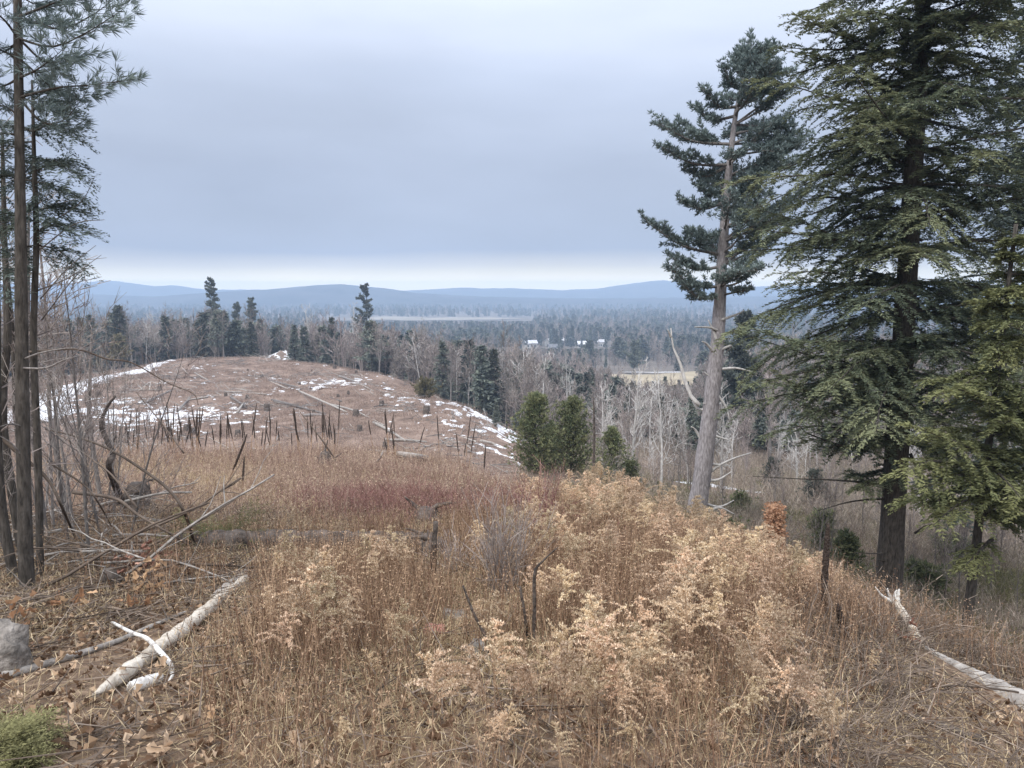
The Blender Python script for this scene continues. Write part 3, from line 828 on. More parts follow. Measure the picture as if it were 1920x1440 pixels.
put_trees(bares, 105, (6, 13), 12.5, '%s slender bare grey tree in the woods %s', 'bare trees %s', 1000, 1900, 300, p=1.2)
put_trees(spruces, 62, (7, 14), 11, '%s dark pointed spruce in the woods %s', 'dark spruces %s', -160, 1000, capoff=6)
put_trees(spruces, 50, (3, 9), 11, '%s dark pointed spruce in the woods %s', 'dark spruces %s', 1000, 1960, 260)
put_trees(bigpines, 30, (9, 15), 14, '%s broad dark pine standing in the woods %s', 'broad dark pines %s', -160, 1000, 420, capoff=4)
put_trees(birches, 16, (10, 16), 14, '%s pale barked bare tree in the woods %s', 'pale bare trees %s', 60, 760, 300, capoff=-8, p=2.2)
put_trees(birches, 18, (7, 14), 14, '%s pale barked bare tree in the woods %s', 'pale bare trees %s', 780, 1300, 180, capoff=-5, p=1.4)

# trees one can single out
def single(lst, k, u, vbase, vtop, Y, label, name=None, base_h=None, cat='tree', wide=1.0):
    root = lst[k][0]
    o = copy_thing(root, on(u, Y), rng.random() * 6.28, 1, label)
    if 'group' in o: del o['group']
    r_ = ray(960, vtop); zt = Y * r_[2] / r_[1]
    s = (zt - o.location.z) / base_h
    o.scale = (s * wide, s * wide, s)
    return o
def emergent(u, vtop, Y, ht, rad, label):
    g1, g2 = Geo(), Geo()
    b = on(u, Y); r_ = ray(u, vtop); top = Y * r_[2] / r_[1] - b[2]
    add_tube(g1, grow((0, 0, -.3), (0, 0, 1), top, 7, 0.01), [.32, .22, .05], 6)
    for i in range(48):
        t = 0.25 + 0.74 * (i + rng.random() * .6) / 48
        R = rad * (1.05 - t) ** 0.65 * rng.uniform(.5, 1.25)
        p = grow((0, 0, top * t), azdir(rng.random() * 6.28, rng.uniform(1.1, 1.5)), R, 4, .1, .06)
        pine_limb(g1, g2, p, .06, 10, .4, .38, 7, .62, .26, .35, start=.1)
    t_ = thing('pine_tree', label, 'tree', b)
    part('trunk', g1, M['dark_bark'], t_, True, world=False); part('crown', g2, M['spruce'], t_, world=False)
emergent(401, 522, 235, 0, 4.6, 'tall dark pine standing above the treeline beyond the knoll, clear against the sky')
emergent(686, 533, 250, 0, 5.6, 'tall thin topped pine breaking the skyline above the woods right of middle knoll')
emergent(474, 560, 245, 0, 3.6, 'dense dark pine just right of the tall skyline pine')
emergent(446, 568, 255, 0, 3.4, 'lower dark pine tucked beside the tall skyline pine')
emergent(1395, 590, 88, 0, 3.4, 'dark conifer directly behind the bare trunk of the tall pine')
emergent(1190, 640, 330, 0, 6, 'dark broad pine at the far edge of the tan field')
emergent(1105, 640, 420, 0, 6, 'dark broad pine standing before the valley houses')
emergent(820, 690, 170, 0, 4, 'dark pine clump at the hollow edge behind the knoll flank')
single(spruces, 1, 930, 810, 752, 84, 'small dark spruce alone on the snowy right flank of the knoll', base_h=11, wide=1.3)
single(spruces, 2, 872, 768, 735, 118, 'tiny dark spruce on the skyline of the knoll flank', base_h=11, wide=1.3)
single(spruces, 0, 622, 660, 595, 178, 'tall narrow dark spruce behind the top of the knoll, left of a pale forked tree', base_h=11)
single(birches, 0, 662, 660, 565, 176, 'pale forked bare tree reaching above the woods behind the knoll', base_h=13.8)
single(birches, 1, 588, 660, 570, 182, 'pale bare tree leaning behind the knoll beside the snow bank', base_h=13.8)
single(birches, 2, 283, 660, 578, 190, 'pale broken topped bare tree behind the left shoulder of the knoll', base_h=13.8)
single(birches, 0, 940, 740, 648, 122, 'pale bare tree with a spreading crown at the right foot of the knoll', base_h=13.8)
single(birches, 1, 985, 760, 650, 112, 'pale bare tree with heavy upswept limbs right of the knoll', base_h=13.8)
single(birches, 2, 1062, 770, 668, 110, 'pale bare tree with a broad open crown above the young pines', base_h=13.8)
single(spruces, 3, 1243, 800, 722, 120, 'small brownish spruce before the tan field, left one of a pair', base_h=11, wide=.7)
single(spruces, 3, 1268, 800, 722, 118, 'small brownish spruce before the tan field, right one of a pair', base_h=11, wide=.7)
gt, gc = spruce(6.5, 3.2, 12, 8, 7, 0.8, droop=.3, start=.45, power=.5)
t_ = tree_root('tree', gt, gc, M['grey_bark'], M['olive_tree'], 'pale olive crowned tree beside the snowy track, left of the knoll')
t_.location = tuple(on(222, 150)); t_.scale = (.8, .8, 1.1)
gt, gc = fluffy_pine(2.3, 2.0, 9, 10, 6, 9, .3, .09, .5)
t_ = tree_root('evergreen_bush', gt, gc, M['dark_bark'], M['olive_tree'], 'round olive evergreen bush alone on the knoll slope', 'bush')
t_.location = tuple(on(795, 92))

# ------------------------------------------------------------------ the far wood and houses in the valley
def far_wood():
    P, S, K = [], [], []
    n = 30000
    U = rng.uniform(-500, 2500, n); Y = 400 * (2900 / 400) ** (rng.random(n) ** 0.85)
    X = (U - 960) / FPX * Y; Z = h(X, Y, False)
    keep = np.ones(n, bool)
    keep &= ~((U > 590) & (U < 1000) & (Y > 1240) & (Y < 1470))
    keep &= ~((U > 1440) & (U < 1660) & (Y > 370) & (Y < 430))
    keep &= ~((U > 960) & (U < 1150) & (Y > 585) & (Y < 640) & (rng.random(n) < 0.12))
    sc_ = rng.uniform(0.75, 1.25, n) * np.interp(Y, [400, 1500, 2900], [1.0, 1.15, 1.5])
    clear = fbm(X / 260, Y / 260, 88) < 0.36
    sc_ *= np.where(clear, 0.5, 1.0)
    def cap(mask, v, H=12.5):
        r_ = ray(960, v); zm = Y * r_[2] / r_[1]
        return np.where(mask, np.minimum(sc_, np.maximum((zm - Z) / H, 0.15)), sc_)
    sc_ = cap((U > 600) & (U < 1000) & (Y < 1260) & (Y > 400), 601)
    sc_ = cap((U > 965) & (U < 1150) & (Y < 605), 652)
    keep &= sc_ > 0.2
    k = rng.integers(0, 6, n)
    P = np.stack([X, Y, Z - 0.3], 1)[keep]; S = sc_[keep]; k = k[keep]
    # the nearer woods between the single trees
    n = 7000
    U = rng.uniform(-250, 2100, n); ya = crest_Y(U) + 8
    Y = ya + (430 - ya) * rng.random(n) ** 1.25
    X = (U - 960) / FPX * Y; Z = h(X, Y, False)
    vc = np.where(Y < 260, vcap(U), vcap_far(U)) + 8 + rng.normal(size=n) * 11
    slope = np.array([ray(960, v)[2] / ray(960, v)[1] for v in vc])
    s2 = np.minimum(rng.uniform(0.45, 1.15, n), (Y * slope - Z) / 12.5)
    s2 = np.where(U > 1010, np.minimum(s2, np.interp(Y, [60, 110, 180], [0.3, 0.5, 1.2])), s2)
    keep = (s2 > 0.16) & ~((U > 1110) & (U < 1320) & (Y > 250) & (Y < 336)) & ~((U > 1440) & (U < 1660) & (Y > 370)) & ~((U > 500) & (U < 558) & (Y < 200))
    k2 = np.where(rng.random(n) < 0.84, rng.integers(0, 3, n), rng.integers(3, 6, n))
    P = np.vstack([P, np.stack([X, Y, Z - 0.2], 1)[keep]]); S = np.concatenate([S, s2[keep]]); k = np.concatenate([k, k2[keep]])
    return P, S, k
def lean_bare():   # slim crowns, so that the mass of them reads as grey brush
    g = Geo(); gt, gc = bare_tree(12.5, 0.3, 13, 4, 3, low=.3, tr=0.06, r0=.14); g.merge(gt); g.merge(gc); return g
ft = [template('wood', lean_bare(), M['twig']) for _ in range(3)]
for k in range(2):
    g = Geo(); g1, g2 = spruce(12, 2.5, 16, 5, 5, 1.0); g.merge(g2); ft.append(template('wood', g, M['spruce']))
g = Geo(); g1, g2 = spruce(12, 3.8, 11, 6, 6, 1.3, droop=0, start=.3, power=.5); g.merge(g2); ft.append(template('wood', g, M['spruce']))
P, S, K = far_wood()
scatter('far_woods', ft, P, rng.random(len(P)) * 6.28, S, K)

def house(u, Y, wd, dp, ht, rz, label, roof='roof', v=None):
    wd, dp, ht = wd * .75, dp * .75, ht * .8
    b = on(u, Y)
    if v is not None: b = at(u, v, Y)
    t = thing('house', label, 'house', b, None)
    def box(g, x0, x1, y0, y1, z0, z1):
        V = [(x, y, z) for z in (z0, z1) for y in (y0, y1) for x in (x0, x1)]
        g.add(V, [(0, 2, 3, 1), (4, 5, 7, 6), (0, 1, 5, 4), (2, 6, 7, 3), (0, 4, 6, 2), (1, 3, 7, 5)])
    g = Geo(); box(g, -wd / 2, wd / 2, -dp / 2, dp / 2, -2, ht)
    pk = ht + dp * 0.32
    g.add([(-wd / 2, -dp / 2, ht), (-wd / 2, dp / 2, ht), (-wd / 2, 0, pk), (wd / 2, -dp / 2, ht), (wd / 2, dp / 2, ht), (wd / 2, 0, pk)], [(0, 2, 1), (3, 4, 5)])
    part('wall', g, M['siding'], t, world=False)
    g = Geo(); o_ = .5
    for sg in (-1, 1):
        e = [(-wd / 2 - o_, sg * (dp / 2 + o_), ht - .25), (wd / 2 + o_, sg * (dp / 2 + o_), ht - .25), (wd / 2 + o_, 0, pk + .1), (-wd / 2 - o_, 0, pk + .1)]
        V = e + [(x, y, z + .3) for x, y, z in e]
        g.add(V, [(0, 1, 2, 3), (7, 6, 5, 4), (0, 4, 5, 1), (1, 5, 6, 2), (2, 6, 7, 3), (3, 7, 4, 0)])
    part('roof', g, M[roof], t, world=False)
    for k in range(3):
        g = Geo(); x = -wd / 2 + wd * (k + .5) / 3
        box(g, x - .6, x + .6, -dp / 2 - .06, -dp / 2 + .05, .9, 2.3)
        part('window', g, M['window'], t, world=False)
    g = Geo(); box(g, wd * .2, wd * .2 + 1, -dp / 2 - .05, -dp / 2 + .05, 0, 2.05); part('door', g, M['window'], t, world=False)
    t.rotation_euler = (0, 0, rz)
houses = [(995, 600, 12, 8, 4.5, .3, 'white house at the left end of the valley village'), (1006, 640, 9, 7, 4, -.2, 'small white house just behind the leftmost village house'),
          (1031, 625, 9, 7, 5, .8, 'white gabled house in the middle of the village among pines'), (1052, 650, 11, 8, 4, .1, 'low pale house right of the gabled village house'),
          (1092, 600, 14, 8, 4, .25, 'long white roofed house toward the right of the village'), (1130, 615, 8, 7, 5, -.5, 'white house at the right end of the village beside a dark pine'),
          (1040, 560, 12, 8, 3.2, .2, 'low grey roofed house nearest in the village'), (1066, 700, 10, 7, 4, 0, 'pale house at the back of the village'),
          (520, 1290, 22, 12, 6, .1, 'white house glimpsed through woods above the snow bank'), (536, 1310, 16, 10, 5, .3, 'pale shed right of the house above the snow bank'),
          (685, 1300, 14, 9, 6, .6, 'white house behind the pale forked tree')]
for k, (u, Y, wd, dp, ht, rz, lab) in enumerate(houses):
    house(u, Y, wd, dp, ht, rz, lab, 'roof' if k != 6 else 'dark_roof')

# ------------------------------------------------------------------ the big trees
def path_px(pts, n=None):              # (u, v, Y) list -> world points
    p = np.array([at(*q) for q in pts])
    return spline(p, n or max(6, 5 * len(p)))
# tall white pine: bare grey trunk with dead stubs, layered crown
b = on(1303, 24.0)
pine = thing('white_pine', 'tall pine with bare grey trunk, broken dead stubs and layered bluish crown', 'tree', b)
tp = path_px([(1298, 1005, 24), (1318, 880, 24), (1335, 740, 24.1), (1347, 620, 24.2), (1353, 500, 24.3), (1366, 330, 24.4), (1382, 200, 24.4), (1409, 90, 24.4)], 50)
g = Geo()
add_tube(g, tp, [.34, .28, .25, .22, .185, .145, .10, .06, .02], 14, jag=.16)
part('trunk', g, M['pine_bark'], pine, True)
vv_tp = project(tp)[1]
def on_trunk(v):
    k = int(np.argmin(abs(vv_tp - v))); return tp[k]
leftl = [(1392, 120, 95), (1360, 150, 128), (1325, 180, 175), (1305, 205, 205), (1283, 245, 235), (1242, 250, 235), (1247, 300, 280), (1292, 300, 322), (1310, 330, 352), (1282, 362, 380), (1220, 455, 422), (1264, 478, 485), (1262, 520, 508), (1288, 540, 540), (1300, 420, 440)]
gw, gl = [], Geo()
for u, vt, ve in leftl:
    p0 = on_trunk(vt + 18); e = at(u, ve, 24.3 + rng.uniform(-.8, .8))
    md = p0 * .45 + e * .55 + np.array([0, 0, -.22])
    g = Geo(); pine_limb(g, gl, spline([p0, md, e], 9), .055, 22, .34, .10, 16, .16, .032, .45, start=.15, rand=.65, secup=.10)
    part('limb', g, M['grey_bark'], pine, True)
for i in range(64):
    v = 100 + 450 * ((i + rng.random()) / 64) ** 0.9
    p0 = on_trunk(v); a = rng.uniform(-1.9, 1.9)            # to the right, towards and away from us
    near = -1.9 < a < -.6
    t = (v - 90) / 480
    Ln = np.interp(t, [0, .12, .4, .8, 1], [.5, 1.2, 2.2, 2.6, 1.8]) * rng.uniform(.65, 1.1)
    if math.cos(a) < 0: Ln *= .75
    if near and v > 300: Ln *= .75
    bp = grow(p0, [math.cos(a), math.sin(a), rng.uniform(.05, .5)], Ln, 7, .1, .03)
    g = Geo(); pine_limb(g, gl, bp, .045, 17, .34, .11, 14, .155, .030, .45, start=.34, rand=.65, secup=.08)
    part('limb', g, M['grey_bark'], pine, True)
for i in range(10):                                          # the ragged top
    p0 = on_trunk(108 + rng.uniform(0, 60)); a = rng.random() * 6.28
    g = Geo(); pine_limb(g, gl, grow(p0, azdir(a, rng.uniform(.3, 1.0)), rng.uniform(.3, .7), 6, .1, .1), .03, 10, .4, .11, 12, .17, .03, .6, start=.1)
    part('limb', g, M['grey_bark'], pine, True)
part('crown', gl, M['pine'], pine)
dead = [[(1312, 760), (1297, 745), (1285, 715), (1275, 680), (1262, 650), (1258, 615)], [(1330, 770), (1308, 765), (1298, 752)], [(1258, 632), (1252, 618)], [(1345, 693), (1375, 690), (1395, 693), (1420, 700)],
        [(1345, 640), (1335, 615), (1328, 600)], [(1346, 620), (1330, 614), (1302, 613)], [(1340, 700), (1328, 690)], [(1338, 660), (1325, 645), (1316, 640)], [(1352, 655), (1372, 648), (1360, 662)],
        [(1330, 886), (1350, 872), (1380, 858), (1408, 849)], [(1330, 902), (1350, 898), (1372, 884)], [(1330, 850), (1345, 830), (1362, 810)], [(1334, 815), (1350, 820), (1367, 825)], [(1332, 870), (1352, 872), (1372, 873)],
        [(1325, 960), (1350, 952), (1378, 965)], [(1322, 945), (1350, 950), (1376, 938)], [(1320, 982), (1355, 985)], [(1318, 915), (1302, 905)], [(1316, 935), (1295, 930)], [(1340, 715), (1320, 697)],
        [(1345, 740), (1362, 765), (1368, 790)], [(1324, 845), (1305, 808), (1296, 800)], [(1352, 600), (1380, 590), (1395, 582)], [(1340, 760), (1318, 756)]]
for q in dead:
    k = len(q); dy = rng.uniform(-.5, .5)
    pth = path_px([(u, v, 24.05 + dy * j / k) for j, (u, v) in enumerate(q)], 10)
    g = Geo(); add_tube(g, pth, [.085 if q is dead[0] else .05, .016], 6, jag=.3)
    part('dead_branch', g, M['pale_bark'], pine, True)

# big hemlock on the right
def hemlock(base, top, r0, zlo, ztop_len, n, lmax, mt, label, dens=.045, kl=.11, kw=.026, extra=(), nsec=22, lean=0.0, bare=0):
    t = thing('hemlock_tree', label, 'tree', base)
    ax = spline([base + np.array([0, 0, -.4]), base * .5 + top * .5 + np.array([lean * .5, 0, 0]), top], 30)
    g = Geo(); add_tube(g, ax, [r0 * 1.25, r0, r0 * .8, r0 * .5, .03], 12, jag=.08)
    part('trunk', g, M['dark_bark'], t, True)
    gl = Geo(); gw = Geo()
    for i in range(n):
        f = (i + rng.random()) / n
        z = zlo + (top[2] - zlo) * f
        k = int(np.clip(np.interp(z, ax[:, 2], np.arange(30)), 0, 29)); p0 = ax[k]
        Ln = lmax * max(0.12, (1 - f ** 2.6)) * rng.uniform(.45, 1.12) * (0.75 if f < .06 else 1)
        a = rng.random() * 6.283
        bp = grow(p0, [math.cos(a), math.sin(a), rng.uniform(-.12, .3)], Ln, 8, .08, -.04)
        hemlock_limb(gw, gl, bp, .035, nsec, dens, kl, kw)
    for q in extra:
        hemlock_limb(gw, gl, np.asarray(q), .04, nsec + 6, dens, kl, kw)
    part('limb', gw, M['dark_bark'], t, True)
    part('crown', gl, mt, t)
    return t
hb = on(1695, 17.0)
def T_(v):                              # a point on the hemlock's trunk
    return at(np.interp(v, [0, 1110], [1752, 1693]), v, 17.0)
ex = []
for (v0, pts) in ((130, [(1640, 90), (1560, 60), (1492, 28)]), (215, [(1640, 160), (1570, 120), (1495, 100)]), (260, [(1650, 230), (1580, 195), (1500, 205)]), (330, [(1640, 280), (1560, 260), (1508, 290)]),
                  (560, [(1600, 570), (1500, 575), (1440, 590)]), (640, [(1590, 640), (1490, 640), (1425, 620)]), (720, [(1600, 690), (1500, 700), (1402, 722)]), (730, [(1610, 740), (1560, 760), (1505, 785)]), (690, [(1590, 700), (1520, 740), (1460, 700)]),
                  (860, [(1660, 880), (1620, 890), (1590, 890)]), (850, [(1740, 920), (1770, 950), (1800, 965)]), (880, [(1640, 900), (1615, 915)]), (830, [(1760, 850), (1840, 890), (1900, 930)]), (600, [(1800, 590), (1880, 600), (1960, 640)]), (420, [(1820, 380), (1890, 350), (1960, 350)]), (700, [(1800, 720), (1880, 740), (1950, 780)]),
                  (450, [(1620, 440), (1540, 440), (1470, 470)]), (400, [(1620, 380), (1540, 370), (1480, 390)])):
    dY = rng.uniform(-1.2, .6)
    P_ = [T_(v0)] + [at(u, v, 17 + dY * (j + 1) / len(pts)) for j, (u, v) in enumerate(pts)]
    ex.append(spline(P_, 10))
big = hemlock(hb, at(1768, -620, 17.0), .235, at(1715, 800, 17)[2], 0, 250, 4.05, M['hemlock'], 'huge dark hemlock filling the right of the view, thick dark trunk, drooping green sprays', extra=ex, dens=.05, kl=.115, kw=.028, nsec=22)
for q in ([(1680, 912), (1620, 905), (1560, 900), (1500, 898), (1412, 893)], [(1672, 935), (1600, 940), (1532, 958)], [(1675, 780), (1640, 770), (1620, 772)], [(1682, 835), (1600, 840), (1520, 815), (1500, 800)], [(1690, 1060), (1660, 1052), (1645, 1050)],
          [(1715, 1000), (1740, 985), (1760, 990)], [(1690, 880), (1640, 850), (1610, 845)], [(1690, 1035), (1650, 1038), (1600, 1036)], [(1720, 1105), (1750, 1107)]):
    g = Geo(); pth = path_px([(u, v, 17 - .15 * j) for j, (u, v) in enumerate(q)], 14); add_tube(g, pth, [.03, .008], 5, jag=.2)
    part('dead_branch', g, M['dark_bark'], big, True)
hb2 = on(1846, 12.5)
ex2 = []
def T2(v): return at(np.interp(v, [560, 1190], [1895, 1846]), v, 12.5)
for v0, pts in ((900, [(1820, 890), (1760, 900), (1700, 935)]), (930, [(1830, 930), (1790, 950), (1750, 985)]), (850, [(1820, 840), (1770, 820), (1710, 800)]), (960, [(1900, 970), (1960, 1000)]), (800, [(1930, 800), (1980, 830)]), (880, [(1800, 870), (1740, 865), (1690, 890)]), (1010, [(1830, 1040), (1805, 1065)]), (760, [(1850, 750), (1800, 730), (1760, 740)])):
    P_ = [T2(v0)] + [at(u, v, 12.5 - .25 * (j + 1)) for j, (u, v) in enumerate(pts)]
    ex2.append(spline(P_, 9))
hemlock(hb2, at(1905, 420, 12.6), .075, at(1860, 960, 12.5)[2], 0, 64, 1.35, M['young_hemlock'], 'young yellow green hemlock with thin trunk below the huge hemlock', extra=ex2, dens=.04, kl=.095, kw=.026, nsec=18)
hb3 = on(2010, 21)
hemlock(hb3, at(1990, -250, 21), .2, at(2010, 900, 21)[2], 0, 125, 4.4, M['hemlock_blue'], 'dark blue green hemlock at the right edge behind the huge hemlock', dens=.065, kl=.16, kw=.04, nsec=18)

# the three young pines at the foot of the meadow
def young_pine(u, vb, vt, Y, rad, label, mt='young_pine', **k):
    b = on(u, Y); r_ = ray(u, vt); ht = Y * r_[2] / r_[1] - b[2]
    gt, gc = fluffy_pine(ht, rad, **k)
    t = tree_root('young_pine', gt, gc, M['dark_bark'], M[mt], label)
    t.location = tuple(b)
    return t
young_pine(1005, 0, 742, 37, 1.75, 'bushy young pine at the meadow foot, left of the three and paler green', levels=24, per=14, start=.02, power=.6)
young_pine(1074, 0, 748, 38, 1.75, 'bushy dark young pine in the middle of the three at the meadow foot', levels=24, per=14, start=.02, power=.6)
young_pine(1150, 0, 806, 36, 1.35, 'smallest bushy young pine of three, right of the charred pole', levels=16, per=9)
young_pine(1035, 0, 800, 40, 1.2, 'low young pine squeezed between the left and middle bushy pines', levels=15, per=9)
for u, vt, Y, rd in ((1400, 930, 30, .8), (1250, 930, 33, .7), (1560, 960, 24, .8), (1380, 985, 22, .6), (1610, 1010, 19, .6), (1760, 1060, 20, .9), (1820, 1010, 26, 1.0), (1540, 880, 40, 1.0), (1460, 860, 48, 1.1), (1190, 870, 36, .6)):
    lab = {1400: 'faint green pine sapling right of the tall pine trunk', 1250: 'small green pine sapling left of the tall pine trunk', 1560: 'green pine sapling behind the tall mullein', 1380: 'low green sapling at the foot of the tall pine',
           1610: 'small green sapling just left of the huge hemlock trunk', 1760: 'green sapling right of the huge hemlock trunk', 1820: 'green sapling behind the young yellow green hemlock', 1540: 'dark sapling in the brush below the hemlock branches', 1460: 'dark young conifer in the brush right of the tall pine', 1190: 'thin young pine right of the three bushy pines'}[u]
    young_pine(u, 0, vt, Y, rd, lab, levels=12, per=7, mt='young_pine' if u not in (1540, 1460) else 'spruce')
b = on(1115, 31); g = Geo(); add_tube(g, spline([b + [0, 0, -.2], at(1114, 820, 31), at(1113, 745, 31)], 14), [.06, .05, .03], 7, jag=.3)
solo('snag', g, M['dark_wood'], 'thin charred pole standing between the bushy young pines', 'dead tree', b, smooth=True)
gt, gc = bare_tree(2.0, .28, 26, 5, 4, low=.1, r0=.02, tr=.006)
gl = Geo(); q = rng.random(2600); P_ = np.stack([rng.uniform(-.2, .2, 2600) * (1.1 - q * .25), rng.uniform(-.2, .2, 2600), .1 + q * 1.9], 1); kites(gl, P_, rng.normal(size=(2600, 3)) + [0, 0, -.5], .075, .045, rng.random(2600))
t_ = thing('beech_sapling', 'rusty orange leaved sapling standing below the tall pine', 'sapling', (0, 0, 0)); part('trunk', gt, M['brown_stick'], t_, world=False); part('leaves', gl, M['rust'], t_, world=False)
t_.location = tuple(on(1467, 15.5)); _r = ray(1467, 945); t_.scale = (1, 1, (15.5 * _r[2] / _r[1] - t_.location.z) / 2.0)

# ------------------------------------------------------------------ left edge: pine, hemlock and thin trunks
lp_b = on(50, 6.0)
lp = thing('pine_tree', 'slim pine at the left edge, tufted long needles high up', 'tree', lp_b)
ltp = path_px([(54, 1150, 6.0), (47, 1000, 6.0), (42, 760, 6.02), (40, 560, 6.05), (37, 300, 6.1), (33, 0, 6.15), (30, -350, 6.2)], 50)
g = Geo(); add_tube(g, ltp, [.063, .054, .05, .046, .036, .03, .02], 10, jag=.08); part('trunk', g, M['dark_bark'], lp, True)
def lt(v): return ltp[int(np.argmin(abs(project(ltp)[1] - v)))]
gl = Geo()
lim = [(88, [(95, 88), (155, 65), (215, 28)]), (165, [(105, 165), (165, 160), (224, 152)]), (30, [(90, 10), (150, -15), (200, -50)]), (60, [(0, 30), (-50, 10)]), (120, [(-10, 90), (-70, 80)]), (200, [(80, 230), (120, 225), (150, 190)]), (-20, [(80, -50), (140, -90)]), (-80, [(0, -120), (-60, -150)]), (70, [(90, 120), (140, 110)]),
       (-60, [(100, -90), (170, -100)]), (250, [(0, 250), (-40, 260)]), (10, [(60, -40), (110, -60)]), (45, [(110, 55), (170, 30), (205, 5)]), (140, [(70, 130), (110, 100)]), (230, [(10, 200), (-40, 190)]), (110, [(60, 130), (90, 160)]), (180, [(60, 190), (100, 210)]), (30, [(60, 40), (95, 50)]), (-30, [(50, 0), (90, 10)]), (75, [(20, 90), (-20, 110)]), (150, [(10, 160), (-30, 170)])]
for v0, pts in lim:
    dY = rng.uniform(-.5, .6)
    P_ = [lt(v0)] + [at(u, v, 6.1 + dY * (j + 1) / len(pts)) for j, (u, v) in enumerate(pts)]
    g = Geo(); pine_limb(g, gl, spline(P_, 9), .011, 10, .24, .055, 20, .095, .0062, .0, start=.25, rand=.4, fwd=.85, secup=-.05)
    part('limb', g, M['dark_bark'], lp, True)
part('crown', gl, M['pine'], lp)
l2b = on(75, 6.5)
l2 = thing('hemlock_tree', 'thin hemlock just right of the slim left pine, feathery drooping sprays', 'tree', l2b)
l2p = path_px([(76, 1130, 6.5), (72, 880, 6.5), (63, 650, 6.55), (68, 450, 6.6), (64, 300, 6.6), (60, 150, 6.65)], 40)
g = Geo(); add_tube(g, l2p, [.033, .03, .026, .02, .008], 8, jag=.08); part('trunk', g, M['dark_bark'], l2, True)
gl = Geo(); gw = Geo()
for v0, pts in [(240, [(100, 235), (145, 262)]), (300, [(100, 300), (142, 330)]), (350, [(110, 350), (150, 372)]), (390, [(110, 385), (162, 395)]), (430, [(110, 420), (165, 440)]), (470, [(110, 470), (158, 508)]), (270, [(20, 270), (-30, 290)]), (340, [(10, 330), (-40, 350)]), (410, [(20, 400), (-30, 410)]),
                (300, [(50, 320), (30, 350)]), (360, [(80, 380), (110, 420)]), (200, [(100, 190), (130, 215)]), (320, [(90, 310), (130, 300)]), (250, [(40, 240), (0, 235)]), (450, [(20, 470), (-20, 480)]), (380, [(40, 400), (20, 430)]), (180, [(90, 170), (120, 175)]), (500, [(20, 510), (0, 560)])]:
    p0 = l2p[int(np.argmin(abs(project(l2p)[1] - v0)))]; dY = rng.uniform(-.4, .4)
    hemlock_limb(gw, gl, spline([p0] + [at(u, v, 6.6 + dY * (j + 1) / len(pts)) for j, (u, v) in enumerate(pts)], 8), .008, 17, .02, .045, .011, .42, .25)
part('limb', gw, M['dark_bark'], l2, True); part('crown', gl, M['hemlock_blue'], l2)
thin = [([(12, 1010, 7.5), (6, 800, 7.5), (14, 620, 7.5), (8, 440, 7.6), (4, 250, 7.6)], .045, 'dark trunk at the far left edge behind the slim pine', 'dark_bark'),
        ([(28, 1000, 8), (32, 800, 8), (24, 640, 8), (12, 500, 8), (-10, 380, 8)], .03, 'leaning thin dark trunk between the left edge and the slim pine', 'dark_bark'),
        ([(172, 935, 12), (169, 800, 12), (168, 720, 12), (172, 620, 12)], .038, 'straight thin grey sapling before the snowy track', 'grey_bark'),
        ([(110, 960, 10), (96, 800, 10), (92, 700, 10), (84, 560, 10), (70, 420, 10)], .03, 'thin grey trunk right of the slim left hemlock', 'grey_bark'),
        ([(60, 1000, 9), (56, 760, 9), (52, 540, 9), (54, 400, 9)], .035, 'grey trunk hidden behind the slim left pine', 'grey_bark'),
        ([(-8, 1060, 6.5), (-2, 900, 6.5), (-6, 600, 6.5), (-4, 350, 6.5)], .045, 'dark trunk cut by the left border', 'dark_bark'),
        ([(20, 720, 9.5), (60, 700, 9.5), (100, 640, 9.5), (60, 560, 9.5)], .015, 'crooked thin stem among the left trunks', 'grey_bark')]
for pts, r, lab, mt in thin:
    b = pts[0]; g0 = on(b[0], b[2]); P_ = np.array([g0 + [0, 0, -.15]] + [at(*q) for q in pts[1:]])
    t = thing('bare_sapling', lab, 'tree', g0)
    g = Geo(); sp = spline(P_, 24); add_tube(g, sp, [r, r * .8, r * .35], 7, jag=.1); part('trunk', g, M[mt], t, True)
    g = Geo(); A, B = [], []
    for i in range(26):
        k = int(rng.integers(6, 24)); a = rng.random() * 6.28; q = grow(sp[k], azdir(a, rng.uniform(.7, 1.5)), rng.uniform(.25, .9), 4, .15, .03)
        A += list(q[:-1]); B += list(q[1:])
        for j in range(3):
            k2 = int(rng.integers(1, 5)); A.append(q[k2]); B.append(q[k2] + unit(rng.normal(size=3) + (q[-1] - q[0]) * 2) * rng.uniform(.1, .3))
    sticks(g, A, B, .0055, .003, .4); part('crown', g, M['twig'], t)
lst = []
for k in range(3):
    gt, gc = bare_tree(3.4, .3, 18, 4, 4, low=.15, r0=.016, tr=.0032)
    lst.append(tree_root('bare_sapling', gt, gc, M['grey_bark'], M['twig'], '', 'sapling', ''))
for i in range(17):
    u = rng.uniform(-60, 215); Y = rng.uniform(7.2, 13)
    o = place(lst[i % 3], USED, on(u, Y), rng.random() * 6.28, rng.uniform(.6, 1.15), 'thin twiggy bare sapling in the tangle among the left trunks', (rng.normal() * .1, rng.normal() * .1)); o['group'] = 'thin saplings among the left trunks'
